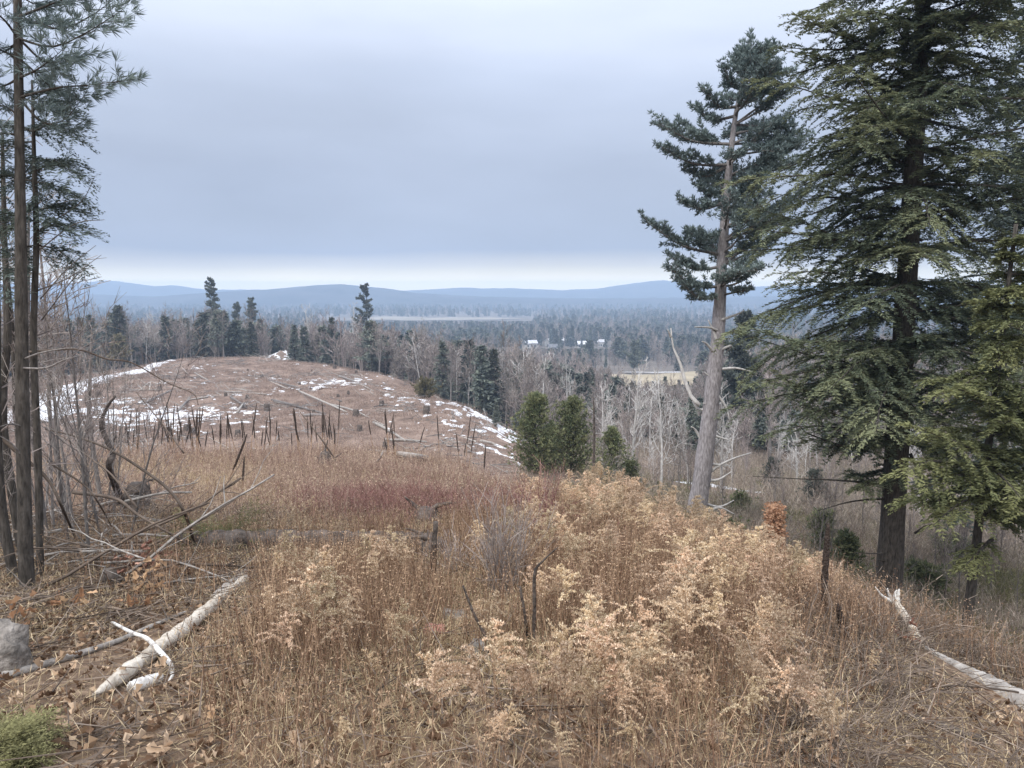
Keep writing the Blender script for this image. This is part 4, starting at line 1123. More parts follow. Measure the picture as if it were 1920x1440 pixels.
# straight bare twigs reaching into the sky from the thin hemlock
for q in ([(70, 545), (130, 520), (190, 478)], [(72, 470), (140, 420), (196, 412)], [(75, 430), (150, 380), (178, 330)], [(76, 560), (130, 500), (180, 460)], [(78, 600), (140, 520), (170, 500)]):
    g = Geo(); add_tube(g, path_px([(u, v, 6.6 - .12 * j) for j, (u, v) in enumerate(q)], 10), [.007, .002], 4)
    part('dead_branch', g, M['grey_bark'], l2, True)
for q in ([(48, 672), (75, 662), (110, 655), (140, 652)], [(44, 690), (85, 690), (120, 675), (145, 668)], [(45, 800), (20, 795), (0, 800)], [(46, 860), (20, 830), (-5, 815)]):
    g = Geo(); add_tube(g, path_px([(u, v, 6.0 - .1 * j) for j, (u, v) in enumerate(q)], 10), [.009, .003], 5)
    part('dead_branch', g, M['grey_bark'], lp, True)

KEEP, NOGRASS = [], []
# arching, leaning and fallen stems: (u, v, Y) paths; Y None means lying on the ground there
def stick(name, label, pts, r, m, cat, group=None, jag=.12, sides=6, n=None, lift=None):
    P_ = []
    for q in pts:
        if q[2] is None:
            p = hit(q[0], q[1]); p[2] += (lift if lift is not None else r[0] * .6)
        else: p = at(*q)
        P_.append(p)
    P_ = np.array(P_); g = Geo(); add_tube(g, spline(P_, n or max(10, 5 * len(P_))), r, sides, jag=jag)
    lo = P_[np.argmin(P_[:, 2])]
    if cat in ('log', 'stem', 'dead tree') and lo[1] < 9:
        for p in spline(P_, 4): KEEP.append((p[0], p[1], .10, .9))
    if cat == 'log' and lo[1] < 12:
        for p in spline(P_, 20): KEEP.append((p[0], p[1], .2, 1.3)); NOGRASS.append((p[0], p[1], .1, .25))
    return solo(name, g, m, label, cat, lo, group, True)
br = M['brown_stick']
stick('bent_sapling', 'long bare sapling bent in an arch over the brush heap', [(366, 1028, None), (347, 964, 7.3), (315, 917, 7.4), (262, 877, 7.6), (204, 842, 7.8), (140, 818, 8), (85, 805, 8.2)], [.018, .014, .006], br, 'sapling')
stick('bent_sapling', 'thinner bent sapling under the long arch, drooping to the root heap', [(257, 952, 8), (210, 891, 8.2), (169, 859, 8.3), (134, 830, 8.4), (110, 815, 8.5)], [.012, .005], br, 'sapling')
stick('bent_sapling', 'dark thin stem arching from the left trunks across the knoll snow', [(50, 660, 6.5), (143, 655, 6.8), (200, 673, 7), (247, 680, 7.2), (313, 717, 7.4), (362, 738, 7.5), (372, 760, 7.5)], [.011, .004], br, 'sapling')
stick('dead_branch', 'long thin limb leaning from the left trunks to the brush heap', [(93, 868, 7), (157, 909, 7.1), (187, 947, 7.1), (215, 1000, None)], [.010, .006], br, 'branch')
stick('dead_branch', 'long brown limb lying across the brush heap toward the red oak leaves', [(137, 923, 7.4), (216, 935, 7.3), (257, 964, 7.2), (321, 1002, 7.1), (362, 1030, None)], [.018, .008], br, 'branch')
stick('dead_branch', 'straight pale stick jutting right from the dark root heap', [(235, 940, 8.6), (303, 925, 8.5), (359, 923, 8.4)], [.018, .01], M['deadwood'], 'branch')
stick('dead_branch', 'dark limb sloping down from the left border behind the trunks', [(-10, 810, 6.8), (35, 850, 6.8), (90, 900, 6.8), (120, 960, 6.8), (150, 1030, None)], [.02, .01], br, 'branch')
stick('snag', 'crooked dark dead stem standing behind the brush heap, hooked top', [(236, 960, None), (205, 880, 10.2), (212, 852, 10.2), (200, 825, 10.2), (190, 795, 10.2), (200, 765, 10.2), (217, 742, 10.2)], [.05, .04, .03, .026, .014], M['dark_wood'], 'dead tree', jag=.35, sides=8, n=40)
stick('dead_branch', 'thin grey stem leaning before the snowy knoll, left of the mulleins', [(345, 850, 11), (300, 790, 11), (255, 735, 11)], [.012, .005], br, 'branch')
stick('log', 'weathered white log lying on the litter, split lower end', [(178, 1322, None), (285, 1240, None), (375, 1169, None), (462, 1094, None)], [.012, .044, .04, .05, .043, .052, .044, .034], M['white_wood'], 'log', jag=.32, sides=11, n=46, lift=.045)
stick('log', 'pale log piece beyond the white log, half under straw', [(405, 1130, None), (440, 1098, None), (475, 1070, None)], [.05, .045, .03], M['deadwood'], 'log', jag=.2, sides=9)
stick('birch_branch', 'white birch stick lying over the weathered white log', [(208, 1168, None), (245, 1185, 4.3), (275, 1197, 4.2), (300, 1222, 4.05), (318, 1243, 3.95), (323, 1268, None), (315, 1283, None)], [.009, .011, .015, .013, .006], M['birch'], 'branch', jag=.15, sides=8, n=36)
stick('birch_log', 'short white birch piece tucked under the weathered log', [(248, 1298, None), (275, 1287, None), (300, 1278, None)], [.035, .035, .025], M['birch'], 'log', jag=.15, sides=9)
stick('log', 'dark peeled pole lying from the left border to the white log', [(-20, 1282, None), (60, 1260, None), (150, 1232, None), (220, 1207, None), (300, 1172, None), (350, 1152, None)], [.026, .024, .02, .016, .01], M['deadwood'], 'log', jag=.15, n=40)
stick('log', 'mossy dark log across the middle, mostly sunk in the weeds', [(330, 1034, None), (450, 1036, None), (560, 1032, None), (700, 1034, None), (812, 1030, None)], [.11, .14, .12, .12, .08], M['dark_wood'], 'log', jag=.3, sides=12, n=60, lift=.10)
stick('log', 'pale short log at the left border behind the slim pine', [(-20, 1030, None), (10, 1020, None), (38, 1010, None)], [.05, .05], M['deadwood'], 'log', jag=.15, sides=9)
stick('log', 'thick grey log sloping out of the view at the lower right', [(1735, 1215, 5.9), (1790, 1250, 5.5), (1860, 1290, 5.1), (1950, 1345, 4.7)], [.02, .045, .075, .10], M['deadwood'], 'log', jag=.3, sides=12, n=40)
lg = thing('broken_log', 'white broken trunk with torn pronged tip before the hemlock', 'log', hit(1720, 1225))
g = Geo(); add_tube(g, path_px([(1730, 1215, 5.95), (1706, 1172, 6.15), (1684, 1137, 6.25), (1678, 1128, 6.3)], 16), [.028, .038, .034, .03], 9, jag=.3); part('trunk', g, M['white_wood'], lg, True)
for q in ([(1680, 1132), (1668, 1116), (1664, 1103)], [(1681, 1130), (1678, 1115), (1682, 1106)], [(1674, 1128), (1655, 1118), (1641, 1100)], [(1684, 1132), (1685, 1110), (1686, 1104)]):
    g = Geo(); add_tube(g, path_px([(u, v, 6.3) for u, v in q], 7), [.02, .004], 5, jag=.3); part('prong', g, M['birch'], lg, True)
for q in ((1720, 1225), (1760, 1260), (1810, 1285), (1870, 1310), (1930, 1345)):
    c = at(*q, np.interp(q[0], [1720, 1930], [6, 4.8])); KEEP.append((c[0], c[1], .22, 1.5)); NOGRASS.append((c[0], c[1], .2, .9))
for lab, q, r in (('long dark cane arching low at the lower right', [(1683, 1332), (1713, 1307), (1760, 1288), (1827, 1287), (1910, 1298)], .010), ('dark cane arching from the mullein to the grey log', [(1573, 1260), (1630, 1248), (1693, 1248), (1760, 1253)], .007),
                  ('small dark cane arch below the long cane', [(1723, 1340), (1753, 1317), (1803, 1313), (1873, 1357)], .007), ('dark stem rising right from the cane tangle', [(1605, 1300), (1650, 1275), (1690, 1240), (1740, 1195)], .006)):
    stick('bramble_cane', lab, [(q[0][0], q[0][1] + 25, None)] + [(u, v, 4.6) for u, v in q], [r, r * .6], br, 'cane')
stick('log', 'dark thin log half buried in brown weeds at lower right', [(1690, 1345, None), (1773, 1370, None), (1850, 1395, None)], [.022, .02], M['dark_wood'], 'log', jag=.25)
stick('snag', 'thin grey broken post standing in the middle of the weeds', [(811, 1092, None), (813, 1040, 6.4), (817, 978, 6.4)], [.032, .028, .02], M['dark_wood'], 'dead tree', jag=.3, sides=8)
stick('dead_weed', 'tall dark dead stem with a bent side twig, centre of the weeds', [(1000, 1225, None), (1002, 1150, 4.5), (1003, 1075, 4.5), (1020, 1050, 4.5), (1046, 1026, 4.5)], [.016, .013, .011, .006, .003], M['dark_wood'], 'stem', jag=.25, n=40)
stick('dead_weed', 'second dark stem just left of the tall bent one', [(988, 1215, None), (985, 1160, 4.5), (975, 1100, 4.5)], [.013, .008], M['dark_wood'], 'stem', jag=.25)
stick('dead_weed', 'curved dark stem leaning over the round grey rock', [(918, 1240, None), (910, 1195, 4.2), (888, 1150, 4.2), (868, 1098, 4.2)], [.011, .009, .006], M['dark_wood'], 'stem', jag=.2, n=30)
stick('dead_branch', 'forked grey branch lying below the round grey rock', [(870, 1290, None), (910, 1255, None), (955, 1228, None), (985, 1222, None)], [.012, .007], M['deadwood'], 'branch', jag=.2)
stick('dead_branch', 'pale stick leaning in the grey bush left of the mulleins', [(880, 1040, None), (920, 1010, 7.2), (948, 998, 7.2)], [.011, .006], M['deadwood'], 'branch')
stick('log', 'pale log end pointing out of the goldenrod on the ridge', [(1250, 978, 10), (1220, 984, 10), (1195, 992, None)], [.07, .06], M['white_wood'], 'log', jag=.15, sides=9)
stick('log', 'pale log lying among the tan plumes at the ridge top', [(1010, 912, 13), (1030, 922, 13), (1052, 935, None)], [.06, .045], M['deadwood'], 'log', jag=.15, sides=9)
stick('log', 'long grey log lying along the lower meadow edge', [(690, 848, None), (750, 855, None), (800, 862, None)], [.12, .10], M['deadwood'], 'log', jag=.2, sides=9)
stick('dead_branch', 'pale forked twig standing in the meadow below the long grey log', [(700, 872, None), (712, 860, 22), (718, 845, 22)], [.03, .012], M['deadwood'], 'branch')
stick('dead_branch', 'long thin leaning stem at the meadow edge before the knoll', [(640, 880, None), (600, 820, 24), (562, 772, 24)], [.03, .014], br, 'branch')
for i in range(95):                                        # the brush heap on the left
    u, v = rng.uniform(50, 300), rng.uniform(925, 1120)
    p = hit(u, v); a = rng.uniform(0, 6.28); Ln = rng.uniform(.4, 1.5)
    q = grow(p + [0, 0, rng.uniform(.02, .3)], [math.cos(a), math.sin(a) * .7, rng.uniform(-.05, .35)], Ln, 6, .1, -.04)
    q[:, 2] = np.maximum(q[:, 2], h(q[:, 0], q[:, 1]) + .01)
    g = Geo(); r = rng.uniform(.006, .017); add_tube(g, q, [r, r * .5], 5, jag=.15)
    for j in range(4):
        k = int(rng.integers(1, 6)); add_tube(g, grow(q[k], unit(q[-1] - q[0]) + rng.normal(size=3) * .6, Ln * .3, 3, .15), [r * .4, r * .15], 4, cap=False)
    solo('dead_branch', g, br if i % 3 else M['deadwood'], 'grey brown dead branch in the brush heap by the left trunks' if i % 3 else 'pale bleached branch in the brush heap by the left trunks', 'branch', p, 'branches of the brush heap' if i % 3 else 'pale branches of the brush heap', True)

# rocks and stumps
def rock(u, v, sx, sy, sz, m, label, Y=None, name='rock', sink=.3):
    c = hit(u, v); n1, n2 = 12, 18
    th = np.linspace(0, np.pi, n1)[:, None]; ph = np.linspace(0, 2 * np.pi, n2, endpoint=False)[None]
    d = np.stack([np.sin(th) * np.cos(ph), np.sin(th) * np.sin(ph), np.cos(th) * np.ones_like(ph)], -1)
    s_ = int(rng.integers(999)); KEEP.append((c[0], c[1], max(sx, sy) * 1.2, 1.1))
    r_ = 1 + .95 * (fbm(d[..., 0] * 1.6 + 5, d[..., 1] * 1.6 + d[..., 2] * 1.9 + 7, s_, 3) - .5)
    d = np.sign(d) * np.abs(d) ** .75
    V = (d * r_[..., None] * np.array([sx, sy, sz])).reshape(-1, 3) + c + [0, 0, sz * (1 - 2 * sink)]
    i = np.arange(n1 - 1)[:, None] * n2; j = np.arange(n2)[None]; k = (j + 1) % n2
    F = np.stack([i + j, i + n2 + j, i + n2 + k, i + k], -1).reshape(-1, 4)
    g = Geo(); g.add(V, F)
    return solo(name, g, M[m], label, 'rock', c, None, True)
rock(2, 1262, .13, .12, .17, 'rock', 'grey boulder cut by the left border above the dark pole')
rock(852, 1168, .10, .08, .065, 'rock', 'low grey rock lying behind the pinkish rock')
rock(818, 1200, .085, .07, .07, 'red_rock', 'pinkish red rock among the brown weeds')
rock(893, 1240, .075, .07, .075, 'rock', 'round pale grey rock under the curved dark stem')
rock(745, 1215, .05, .05, .04, 'rock', 'small bluish grey stone left of the pinkish rock')
rock(390, 1108, .05, .04, .03, 'rock', 'small pale stone beside the far end of the white log')
def stump(u, v, r, ht, label, m='dark_wood', roots=7):
    c = hit(u, v); t = thing('stump', label, 'stump', c); KEEP.append((c[0], c[1], r * 1.6, 1.4 if c[1] < 12 else 2.5))
    g = Geo(); add_tube(g, np.array([c + [0, 0, z] for z in (-.1, 0, ht * .3, ht * .6, ht)]), [r * 1.4, r * 1.2, r, r * .9, r * .55], 12, jag=.5); part('trunk', g, M[m], t, True)
    for i in range(roots):
        a = rng.random() * 6.28; g = Geo()
        add_tube(g, grow(c + [0, 0, ht * rng.uniform(.1, .8)], azdir(a, rng.uniform(.8, 1.7)), r * rng.uniform(1.5, 3.4), 5, .25, -.05), [r * .25, r * .05], 5, jag=.3); part('root', g, M[m], t, True)
stump(258, 955, .22, .42, 'dark upturned root mass at the end of the brush heap')
stump(800, 985, .2, .22, 'dark brown rotten stump in the red canes', roots=5)
stump(610, 872, .25, .45, 'dark rotten stump at the far meadow edge')
stump(452, 1026, .09, .12, 'small black burnt stump on the mossy log', roots=5)
stump(815, 1050, .15, .22, 'dark root tangle at the right end of the mossy log', 'dark_wood', 6)
stump(210, 1110, .07, .2, 'short dark cut stump under the red oak leaves', roots=3)

# logs strewn over the knoll
lg_px = [((505, 715), (640, 757), .22), (((510), 752), (610, 778), .2), ((365, 700), (395, 717), .14), ((270, 758), (320, 735), .2), ((333, 775), (366, 737), .2), ((433, 746), (462, 768), .22), ((445, 775), (458, 755), .16), ((568, 781), (610, 780), .22), ((840, 742), (850, 785), .2), ((635, 705), (720, 740), .2),
         ((700, 795), (760, 830), .18), ((722, 826), (800, 831), .14), ((740, 700), (790, 725), .18), ((480, 705), (540, 730), .14), ((390, 745), (350, 752), .14), ((855, 745), (960, 795), .14), ((560, 735), (650, 775), .16), ((620, 760), (720, 800), .16), ((900, 830), (930, 836), .16), ((300, 716), (345, 722), .14), ((420, 735), (500, 742), .14), ((660, 720), (700, 736), .14)]
for (a, b_, r) in lg_px:
    A_, B_ = hit(*a, 48), hit(*b_, 48)
    m_ = (A_ + B_) / 2; m_[2] = max(m_[2], h1(m_[0], m_[1])) 
    g = Geo(); r *= .8; add_tube(g, spline([A_ + [0, 0, r * .4], m_ + [0, 0, r * .6], B_ + [0, 0, r * .4]], 9), [r, r * .7], 7, jag=.3)
    u, v = (a[0] + b_[0]) / 2, (a[1] + b_[1]) / 2
    lab = 'felled grey log on the knoll, %s, %s' % ('upper slope' if v < 735 else 'middle slope' if v < 775 else 'foot of the slope', 'left part among the snow' if u < 420 else 'brown middle part' if u < 640 else 'right part near the bush' if u < 790 else 'far right flank')
    solo('log', g, M['deadwood'] if r < .15 else M['grey_bark'], lab, 'log', A_, lab.replace('felled grey log', 'felled logs'), True)

# ------------------------------------------------------------------ mulleins
mul = []
for k in range(3):
    t = thing('mullein', '', 'mullein', (0, 0, 0), '')
    Hh = 1.7; g = Geo(); sp = grow((0, 0, -.1), (0, 0, 1), Hh, 10, .025); add_tube(g, sp[:8], [.014, .011], 5)
    lv = 10; kites(g, sp[1] + rng.normal(size=(lv, 3)) * .02, rng.normal(size=(lv, 3)) + [0, 0, -.8], .22, .06, rng.random(lv)); part('stem', g, M['stem'], t, world=False)
    g = Geo(); n0 = 5 + k % 2; q = spline(sp[n0:], 26); add_tube(g, q, [.012, .021, .022, .020, .017, .008], 8, jag=.4)
    part('seed_spike', g, M['mullein'], t, True, world=False); mul.append(t)
def put_mullein(u, Y, ht, label, group=None, tilt=(0, 0), wide=1.0):
    o = place(mul[int(rng.integers(3))], USED, on(u, Y), rng.random() * 6.28, 1, label, tilt)
    o.scale = (wide, wide, ht / 1.65)
    if group: o['group'] = group
    elif 'group' in o: del o['group']
clus = [(330, 90, 40), (200, 60, 10), (470, 70, 14), (600, 40, 14), (740, 40, 9), (880, 60, 6), (560, 30, 6)]
for u0, su, n in clus:
    for i in range(n):
        u = u0 + rng.normal() * su * .6; Y = rng.uniform(25, 32)
        lab = 'dark dry mullein stalk in the meadow edge row, %s' % ('before the snowy left of the knoll' if u < 420 else 'before the brown middle of the knoll' if u < 660 else 'before the right flank of the knoll')
        put_mullein(u, Y, rng.uniform(1.1, 2.1) * (1.15 if i % 5 == 0 else 1), lab, lab.replace('stalk', 'stalks'), (rng.normal() * .1, rng.normal() * .1), 1.0)
for us_, Y, lab in (([(1543, None), (1545, 1135), (1548, 1060), (1553, 982)], 5.6, 'tall straight thick dark mullein spike standing right of the plumes'), ([(1584, None), (1580, 1205), (1578, 1165), (1570, 1132)], 5.2, 'shorter grey mullein spike right of the tall one')):
    c = on(us_[0][0], Y); KEEP.append((c[0], c[1], .12, 1.8)); t = thing('mullein', lab, 'mullein', c)
    q = [at(u, v, Y) for u, v in us_[1:]]
    g = Geo(); add_tube(g, spline([c + [0, 0, -.05], q[0]], 6), [.013, .011], 6, jag=.2); part('stem', g, M['stem'], t, True)
    g = Geo(); add_tube(g, spline(q, 34), [.016, .024, .025, .024, .022, .019, .012], 10, jag=.4); part('seed_spike', g, M['mullein'], t, True)
o = copy_thing(mul[0], on(398, 15), .3, 1, 'dark mullein stalk leaning right, alone in the near meadow', (0.0, .42)); del o['group']; o.scale = (1.1, 1.1, .9)
put_mullein(444, 15.5, .95, 'short upright mullein right of the leaning stalk')

# ------------------------------------------------------------------ oak saplings with hanging leaves, evergreen seedling, bare shrubs
def oak(u, v, lv, mt, ht, wd, label, ll=.078, n=30, name='oak_sapling', up=0.0, Y=None):
    c = hit(u, v); t = thing(name, label, 'sapling', c)
    g = Geo(); tips = []
    for i in range(6):
        q = grow(c, azdir(rng.random() * 6.28, rng.uniform(.1, .9)), ht * rng.uniform(.7, 1.1), 6, .12); add_tube(g, q, [.006, .0025], 4); tips += list(q[2:])
    part('stem', g, M['brown_stick'], t, True)
    protos = []
    for k in range(4):
        gl = Geo(); leaves(gl, np.zeros((1, 3)), np.array([[1.0, 0, 0]]), np.array([[0, 0, 1.0]]), ll * rng.uniform(.8, 1.2), ll * rng.uniform(.55, .75), rng.random(1), .5)
        protos.append(gl.mesh('leaf', M[mt]))
    for i in range(n):
        o = link(bpy.data.objects.new('leaf', protos[i % 4])); o.parent = t
        p = tips[int(rng.integers(len(tips)))] - c + rng.normal(size=3) * [wd, wd, wd * .5]
        o.location = tuple(p); o.rotation_euler = (rng.uniform(-.9, .9), rng.uniform(-.2, 1.5), rng.random() * 6.28)
oak(272, 1085, 0, 'oak_red', .34, .085, 'oak sapling with dull red dry leaves beside the brush heap', n=120)
oak(125, 1150, 0, 'oak_orange', .2, .04, 'small oak sprout with bright orange leaves right of the slim trunks', n=22)
oak(280, 1120, 0, 'oak_orange', .26, .06, 'oak sprout with tan orange leaves below the red oak sapling', n=34)
oak(248, 1150, 0, 'oak_orange', .16, .03, 'low oak sprout with orange leaves near the birch stick', n=16)
oak(25, 1190, 0, 'oak_orange', .2, .05, 'oak sprout with rust orange leaves above the boulder', n=26)
oak(418, 1345, 0, 'oak_orange', .1, .02, 'single stem with an orange leaf pair below the white log', n=3)
oak(1690, 1215, 0, 'oak_red', .3, .07, 'sparse pinkish leaved sapling right of the broken log tip', n=14, ll=.07)
c = hit(15, 1440); t = thing('evergreen_seedling', 'green evergreen seedling in the lower left corner', 'seedling', c)
g, gl = Geo(), Geo()
for i in range(11):
    hemlock_limb(g, gl, grow(c + [-.03, 0, rng.uniform(.0, .10)], azdir(rng.random() * 6.28, rng.uniform(.5, 1.4)), rng.uniform(.08, .17), 6, .08, -.03), .003, 14, .008, .02, .004, .5, .2)
part('stem', g, M['brown_stick'], t); part('crown', gl, M['green_brush'], t)
c = hit(415, 1030); t = thing('fir_bough', 'fallen green fir bough lying on the mossy log', 'bough', c); g, gl = Geo(), Geo()
for i in range(12):
    q = grow(c + [rng.uniform(-.3, .3), rng.uniform(-.1, .1), .12], [rng.normal(), rng.normal() * .4, .3], rng.uniform(.25, .5), 6, .1, -.06); hemlock_limb(g, gl, q, .004, 14, .014, .03, .006, .5, .1)
part('stem', g, M['brown_stick'], t); part('needles', gl, M['green_brush'], t)
def shrub(u, v, n, ht, sp, label, m='brush', thick=.004, group=None, Y=None):
    c = hit(u, v) if Y is None else on(u, Y); g = Geo(); A, B, R = [], [], []
    for i in range(n):
        q = grow(c + np.append(rng.normal(size=2) * .07 * ht, 0), azdir(rng.random() * 6.28, abs(rng.normal()) * sp), ht * rng.uniform(.55, 1.1), 6, .07, .02)
        A += list(q[:-1]); B += list(q[1:]); R += list(thick * np.linspace(1, .4, 6))
        for j in range(5):
            k = int(rng.integers(2, 6)); e = q[k] + unit(unit(q[-1] - q[0]) + rng.normal(size=3) * .45) * ht * rng.uniform(.12, .35); A.append(q[k]); B.append(e); R.append(thick * .5)
    R = np.array(R); sticks(g, A, B, R, R * .6, rng.random(len(A)))
    if c[1] < 9: KEEP.append((c[0], c[1], .28, 1.0))
    return solo('bare_shrub', g, M[m], label, 'shrub', c, group)
shrub(945, 1125, 60, .85, .38, 'bare grey bush fanning up in the middle of the weeds', 'twig')
shrub(1020, 1010, 40, .9, .35, 'bare purplish bush on the ridge behind the grey bush', 'red_cane')
shrub(850, 1085, 24, .5, .5, 'low grey bush around the thin broken post', 'twig')
for i, (u, Y) in enumerate([(1180, 30), (1230, 38), (1420, 26), (1470, 32), (1520, 22), (1580, 30), (1630, 26), (1660, 36), (1740, 30), (1780, 27), (1860, 30), (1900, 22), (1360, 40), (1500, 45), (1800, 40), (1440, 28.5), (1400, 34), (1550, 38), (1610, 20), (1700, 24), (1745, 24), (1800, 33), (1890, 25)]):
    shrub(u, 0, 22, rng.uniform(1.4, 2.6), .25, 'bare grey brown thicket on the slope behind the tall pine' if u < 1500 else 'bare grey brown thicket on the slope under the hemlocks', 'brush', .0045, 'bare thickets below the ridge, left' if u < 1500 else 'bare thickets below the ridge, right', Y)
sap = []
for k in range(4):
    gt, gc = bare_tree(5, .3, 14, 4, 4, low=.25, r0=.035, tr=.008)
    sap.append((tree_root('bare_sapling', gt, gc, M['grey_bark'], M['twig'], '', 'sapling', ''), 0, 0))
for i in range(150):
    u = rng.uniform(1120, 1960); Y = 18 + 60 * rng.random() ** 1.2
    if u < 1330 and Y < 28: Y += 14
    hh = rng.uniform(1.8, 4.5) * np.interp(Y, [18, 40, 80], [.6, .85, 1.3])
    lab = 'thin bare sapling in the valley brush %s' % ('left of the tall pine' if u < 1310 else 'between tall pine and hemlock' if u < 1660 else 'right of the hemlock trunk')
    o = place(sap[i % 4][0], USED, on(u, Y), rng.random() * 6.28, hh / 5, lab); o['group'] = lab.replace('sapling', 'saplings')

def clear_of(X, Y):                    # weeds stay low in front of logs, rocks and stumps
    k = np.ones(len(X), bool)
    for (cx, cy, r, fr) in KEEP:
        k &= ~((np.abs(X - cx * Y / cy) < r) & (Y < cy + .12) & (Y > cy - fr))
    return k

# ------------------------------------------------------------------ goldenrod and the rest of the weeds
gold = []
for k in range(5):
    Hh = 1.0
    gs, gp = Geo(), Geo()
    a0 = rng.random() * 6.28
    sp = grow((0, 0, -.05), azdir(a0, rng.uniform(.03, .16)), Hh, 12, .035, 0)
    add_tube(gs, sp, [.0042, .0034, .002], 4)
    m = 26; ii = rng.integers(2, 9, m); B = sp[ii] + (sp[ii + 1] - sp[ii]) * rng.random(m)[:, None]
    kites(gs, B, rng.normal(size=(m, 3)) + [0, 0, -.9], rng.uniform(.03, .08, m), .009, .2 + .6 * rng.random(m))
    for i in range(20):
        t = .60 + .40 * (i / 20); kk = t * 12; j = min(int(kk), 11); p = sp[j] + (sp[j + 1] - sp[j]) * (kk - j)
        Ln = (.30 * (1 - t) / .40 + .07) * rng.uniform(.55, 1.25)
        a = a0 + rng.normal() * 1.1
        q = grow(p, azdir(a, rng.uniform(.35, .95)), Ln, 7, .06, -.19)
        add_tube(gs, q, [.0018, .0008], 3, cap=False)
        m = int(14 + Ln * 260); f = 7 * (.12 + .88 * rng.random(m)); f = np.minimum(f, 6.99); jj = f.astype(int)
        B = q[jj] + (q[jj + 1] - q[jj]) * (f - jj)[:, None] + rng.normal(size=(m, 3)) * .004
        kites(gp, B, rng.normal(size=(m, 3)) * .6 + [0, 0, .75], rng.uniform(.012, .030, m), rng.uniform(.006, .014, m), np.clip(rng.normal(.55, .25, m), 0, 1))
    t_ = thing('goldenrod', '', 'weed', (0, 0, 0), ''); part('stem', gs, M['stem'], t_, world=False); part('plume', gp, M['plume'], t_, world=False)
    gold.append((t_, gs, gp))
blobs = [(1200, 1030, 150, 80, 1), (1110, 1120, 170, 90, 1), (1330, 1150, 130, 110, 1), (1250, 1290, 220, 110, .9), (1450, 1030, 80, 45, .9), (650, 1070, 120, 60, 1.3), (1130, 895, 90, 35, .9), (1020, 1370, 160, 80, .9), (1640, 1370, 190, 70, 1), (1250, 1420, 300, 80, 1.3), (1560, 1300, 150, 80, .7), (1750, 1420, 140, 60, 1.2), (1560, 1400, 200, 70, 1.2), (1480, 1150, 110, 80, .9), (960, 1080, 60, 60, .35), (700, 1180, 260, 120, .75), (850, 1330, 280, 120, .9), (520, 1120, 70, 60, .3), (1000, 1180, 120, 120, .6), (1780, 1390, 120, 60, .5), (1420, 1380, 140, 60, .9), (860, 1380, 100, 60, .3), (1150, 950, 80, 50, .8)]
pts = []
tries = 0
N0 = 26000
Yc = 2.5 + (17 - 2.5) * rng.random(N0) ** .75; Uc = rng.uniform(480, 1960, N0)
Xc = (Uc - 960) / FPX * Yc; Zc = h(Xc, Yc)
Hc = rng.uniform(.30, .80, N0) * np.interp(Yc, [2.5, 5, 9], [.72, .9, 1.0])
uu, vv = project(np.stack([Xc, Yc, Zc + Hc * .85], 1))
dens = sum(wt * np.exp(-((uu - a) / su) ** 2 - ((vv - b_) / sv) ** 2) for a, b_, su, sv, wt in blobs)
dens = np.clip(dens, 0, 1) * (0.16 + .84 * (fbm(Xc * 1.5, Yc * 1.5, 55) > .50)) * clear_of(Xc, Yc)
area_p = Yc * (Yc + 1) ** .25 / 22.0
dens = np.where((vv > 1230) & (uu > 800), np.clip(dens * 1.9, 0, 1), dens)
ok = (rng.random(N0) < dens * np.clip(area_p * 1.1 + .16, 0, 1) * np.where(vv > 1200, .40, .24)) & ~((uu > 1760) & (vv < 1320)) & (vv > 865)
idx = np.nonzero(ok)[0]
idx = idx[np.argsort(Yc[idx])]
print('goldenrod', len(idx))
def gz(u, v, Y):
    if u < 820: return 'the loose clump before the mossy log'
    if v < 960: return 'the ridge top below the young pines'
    if u < 1080: return 'the weeds round the grey bush'
    if u > 1480: return 'the clump at the lower right'
    if v > 1260: return 'the nearest dense stand'
    if u < 1190: return 'the dense stand %s' % ('below the bushy young pines' if v < 1060 else 'right of the bent dark stem')
    if u < 1340: return 'the dense stand %s' % ('just left of the tall pine base' if v < 1080 else 'at the middle of the right slope')
    return 'the dense stand %s' % ('below the rusty sapling' if v < 1100 else 'left of the tall near mullein')
for q in idx[:295]:
    o = place(gold[int(rng.integers(5))][0], USED, (Xc[q], Yc[q], Zc[q]), rng.random() * 6.28, Hc[q], 'goldenrod with nodding tan plume in ' + gz(uu[q], vv[q], Yc[q]), (rng.normal() * .17, rng.normal() * .17))
    o['group'] = 'goldenrods in ' + gz(uu[q], vv[q], Yc[q])
rest = idx[295:]
if len(rest):
    P_ = np.stack([Xc[rest], Yc[rest], Zc[rest]], 1); kd = rng.integers(0, 5, len(rest)); rz_ = rng.random(len(rest)) * 6.28; tl = rng.normal(size=(len(rest), 2)) * .17
    scatter('goldenrod_stems', [template('goldenrod_stems', x[1], M['stem']) for x in gold], P_, rz_, Hc[rest], kd, tl)
    scatter('goldenrod_plumes', [template('goldenrod_plumes', x[2], M['plume']) for x in gold], P_, rz_, Hc[rest], kd, tl)

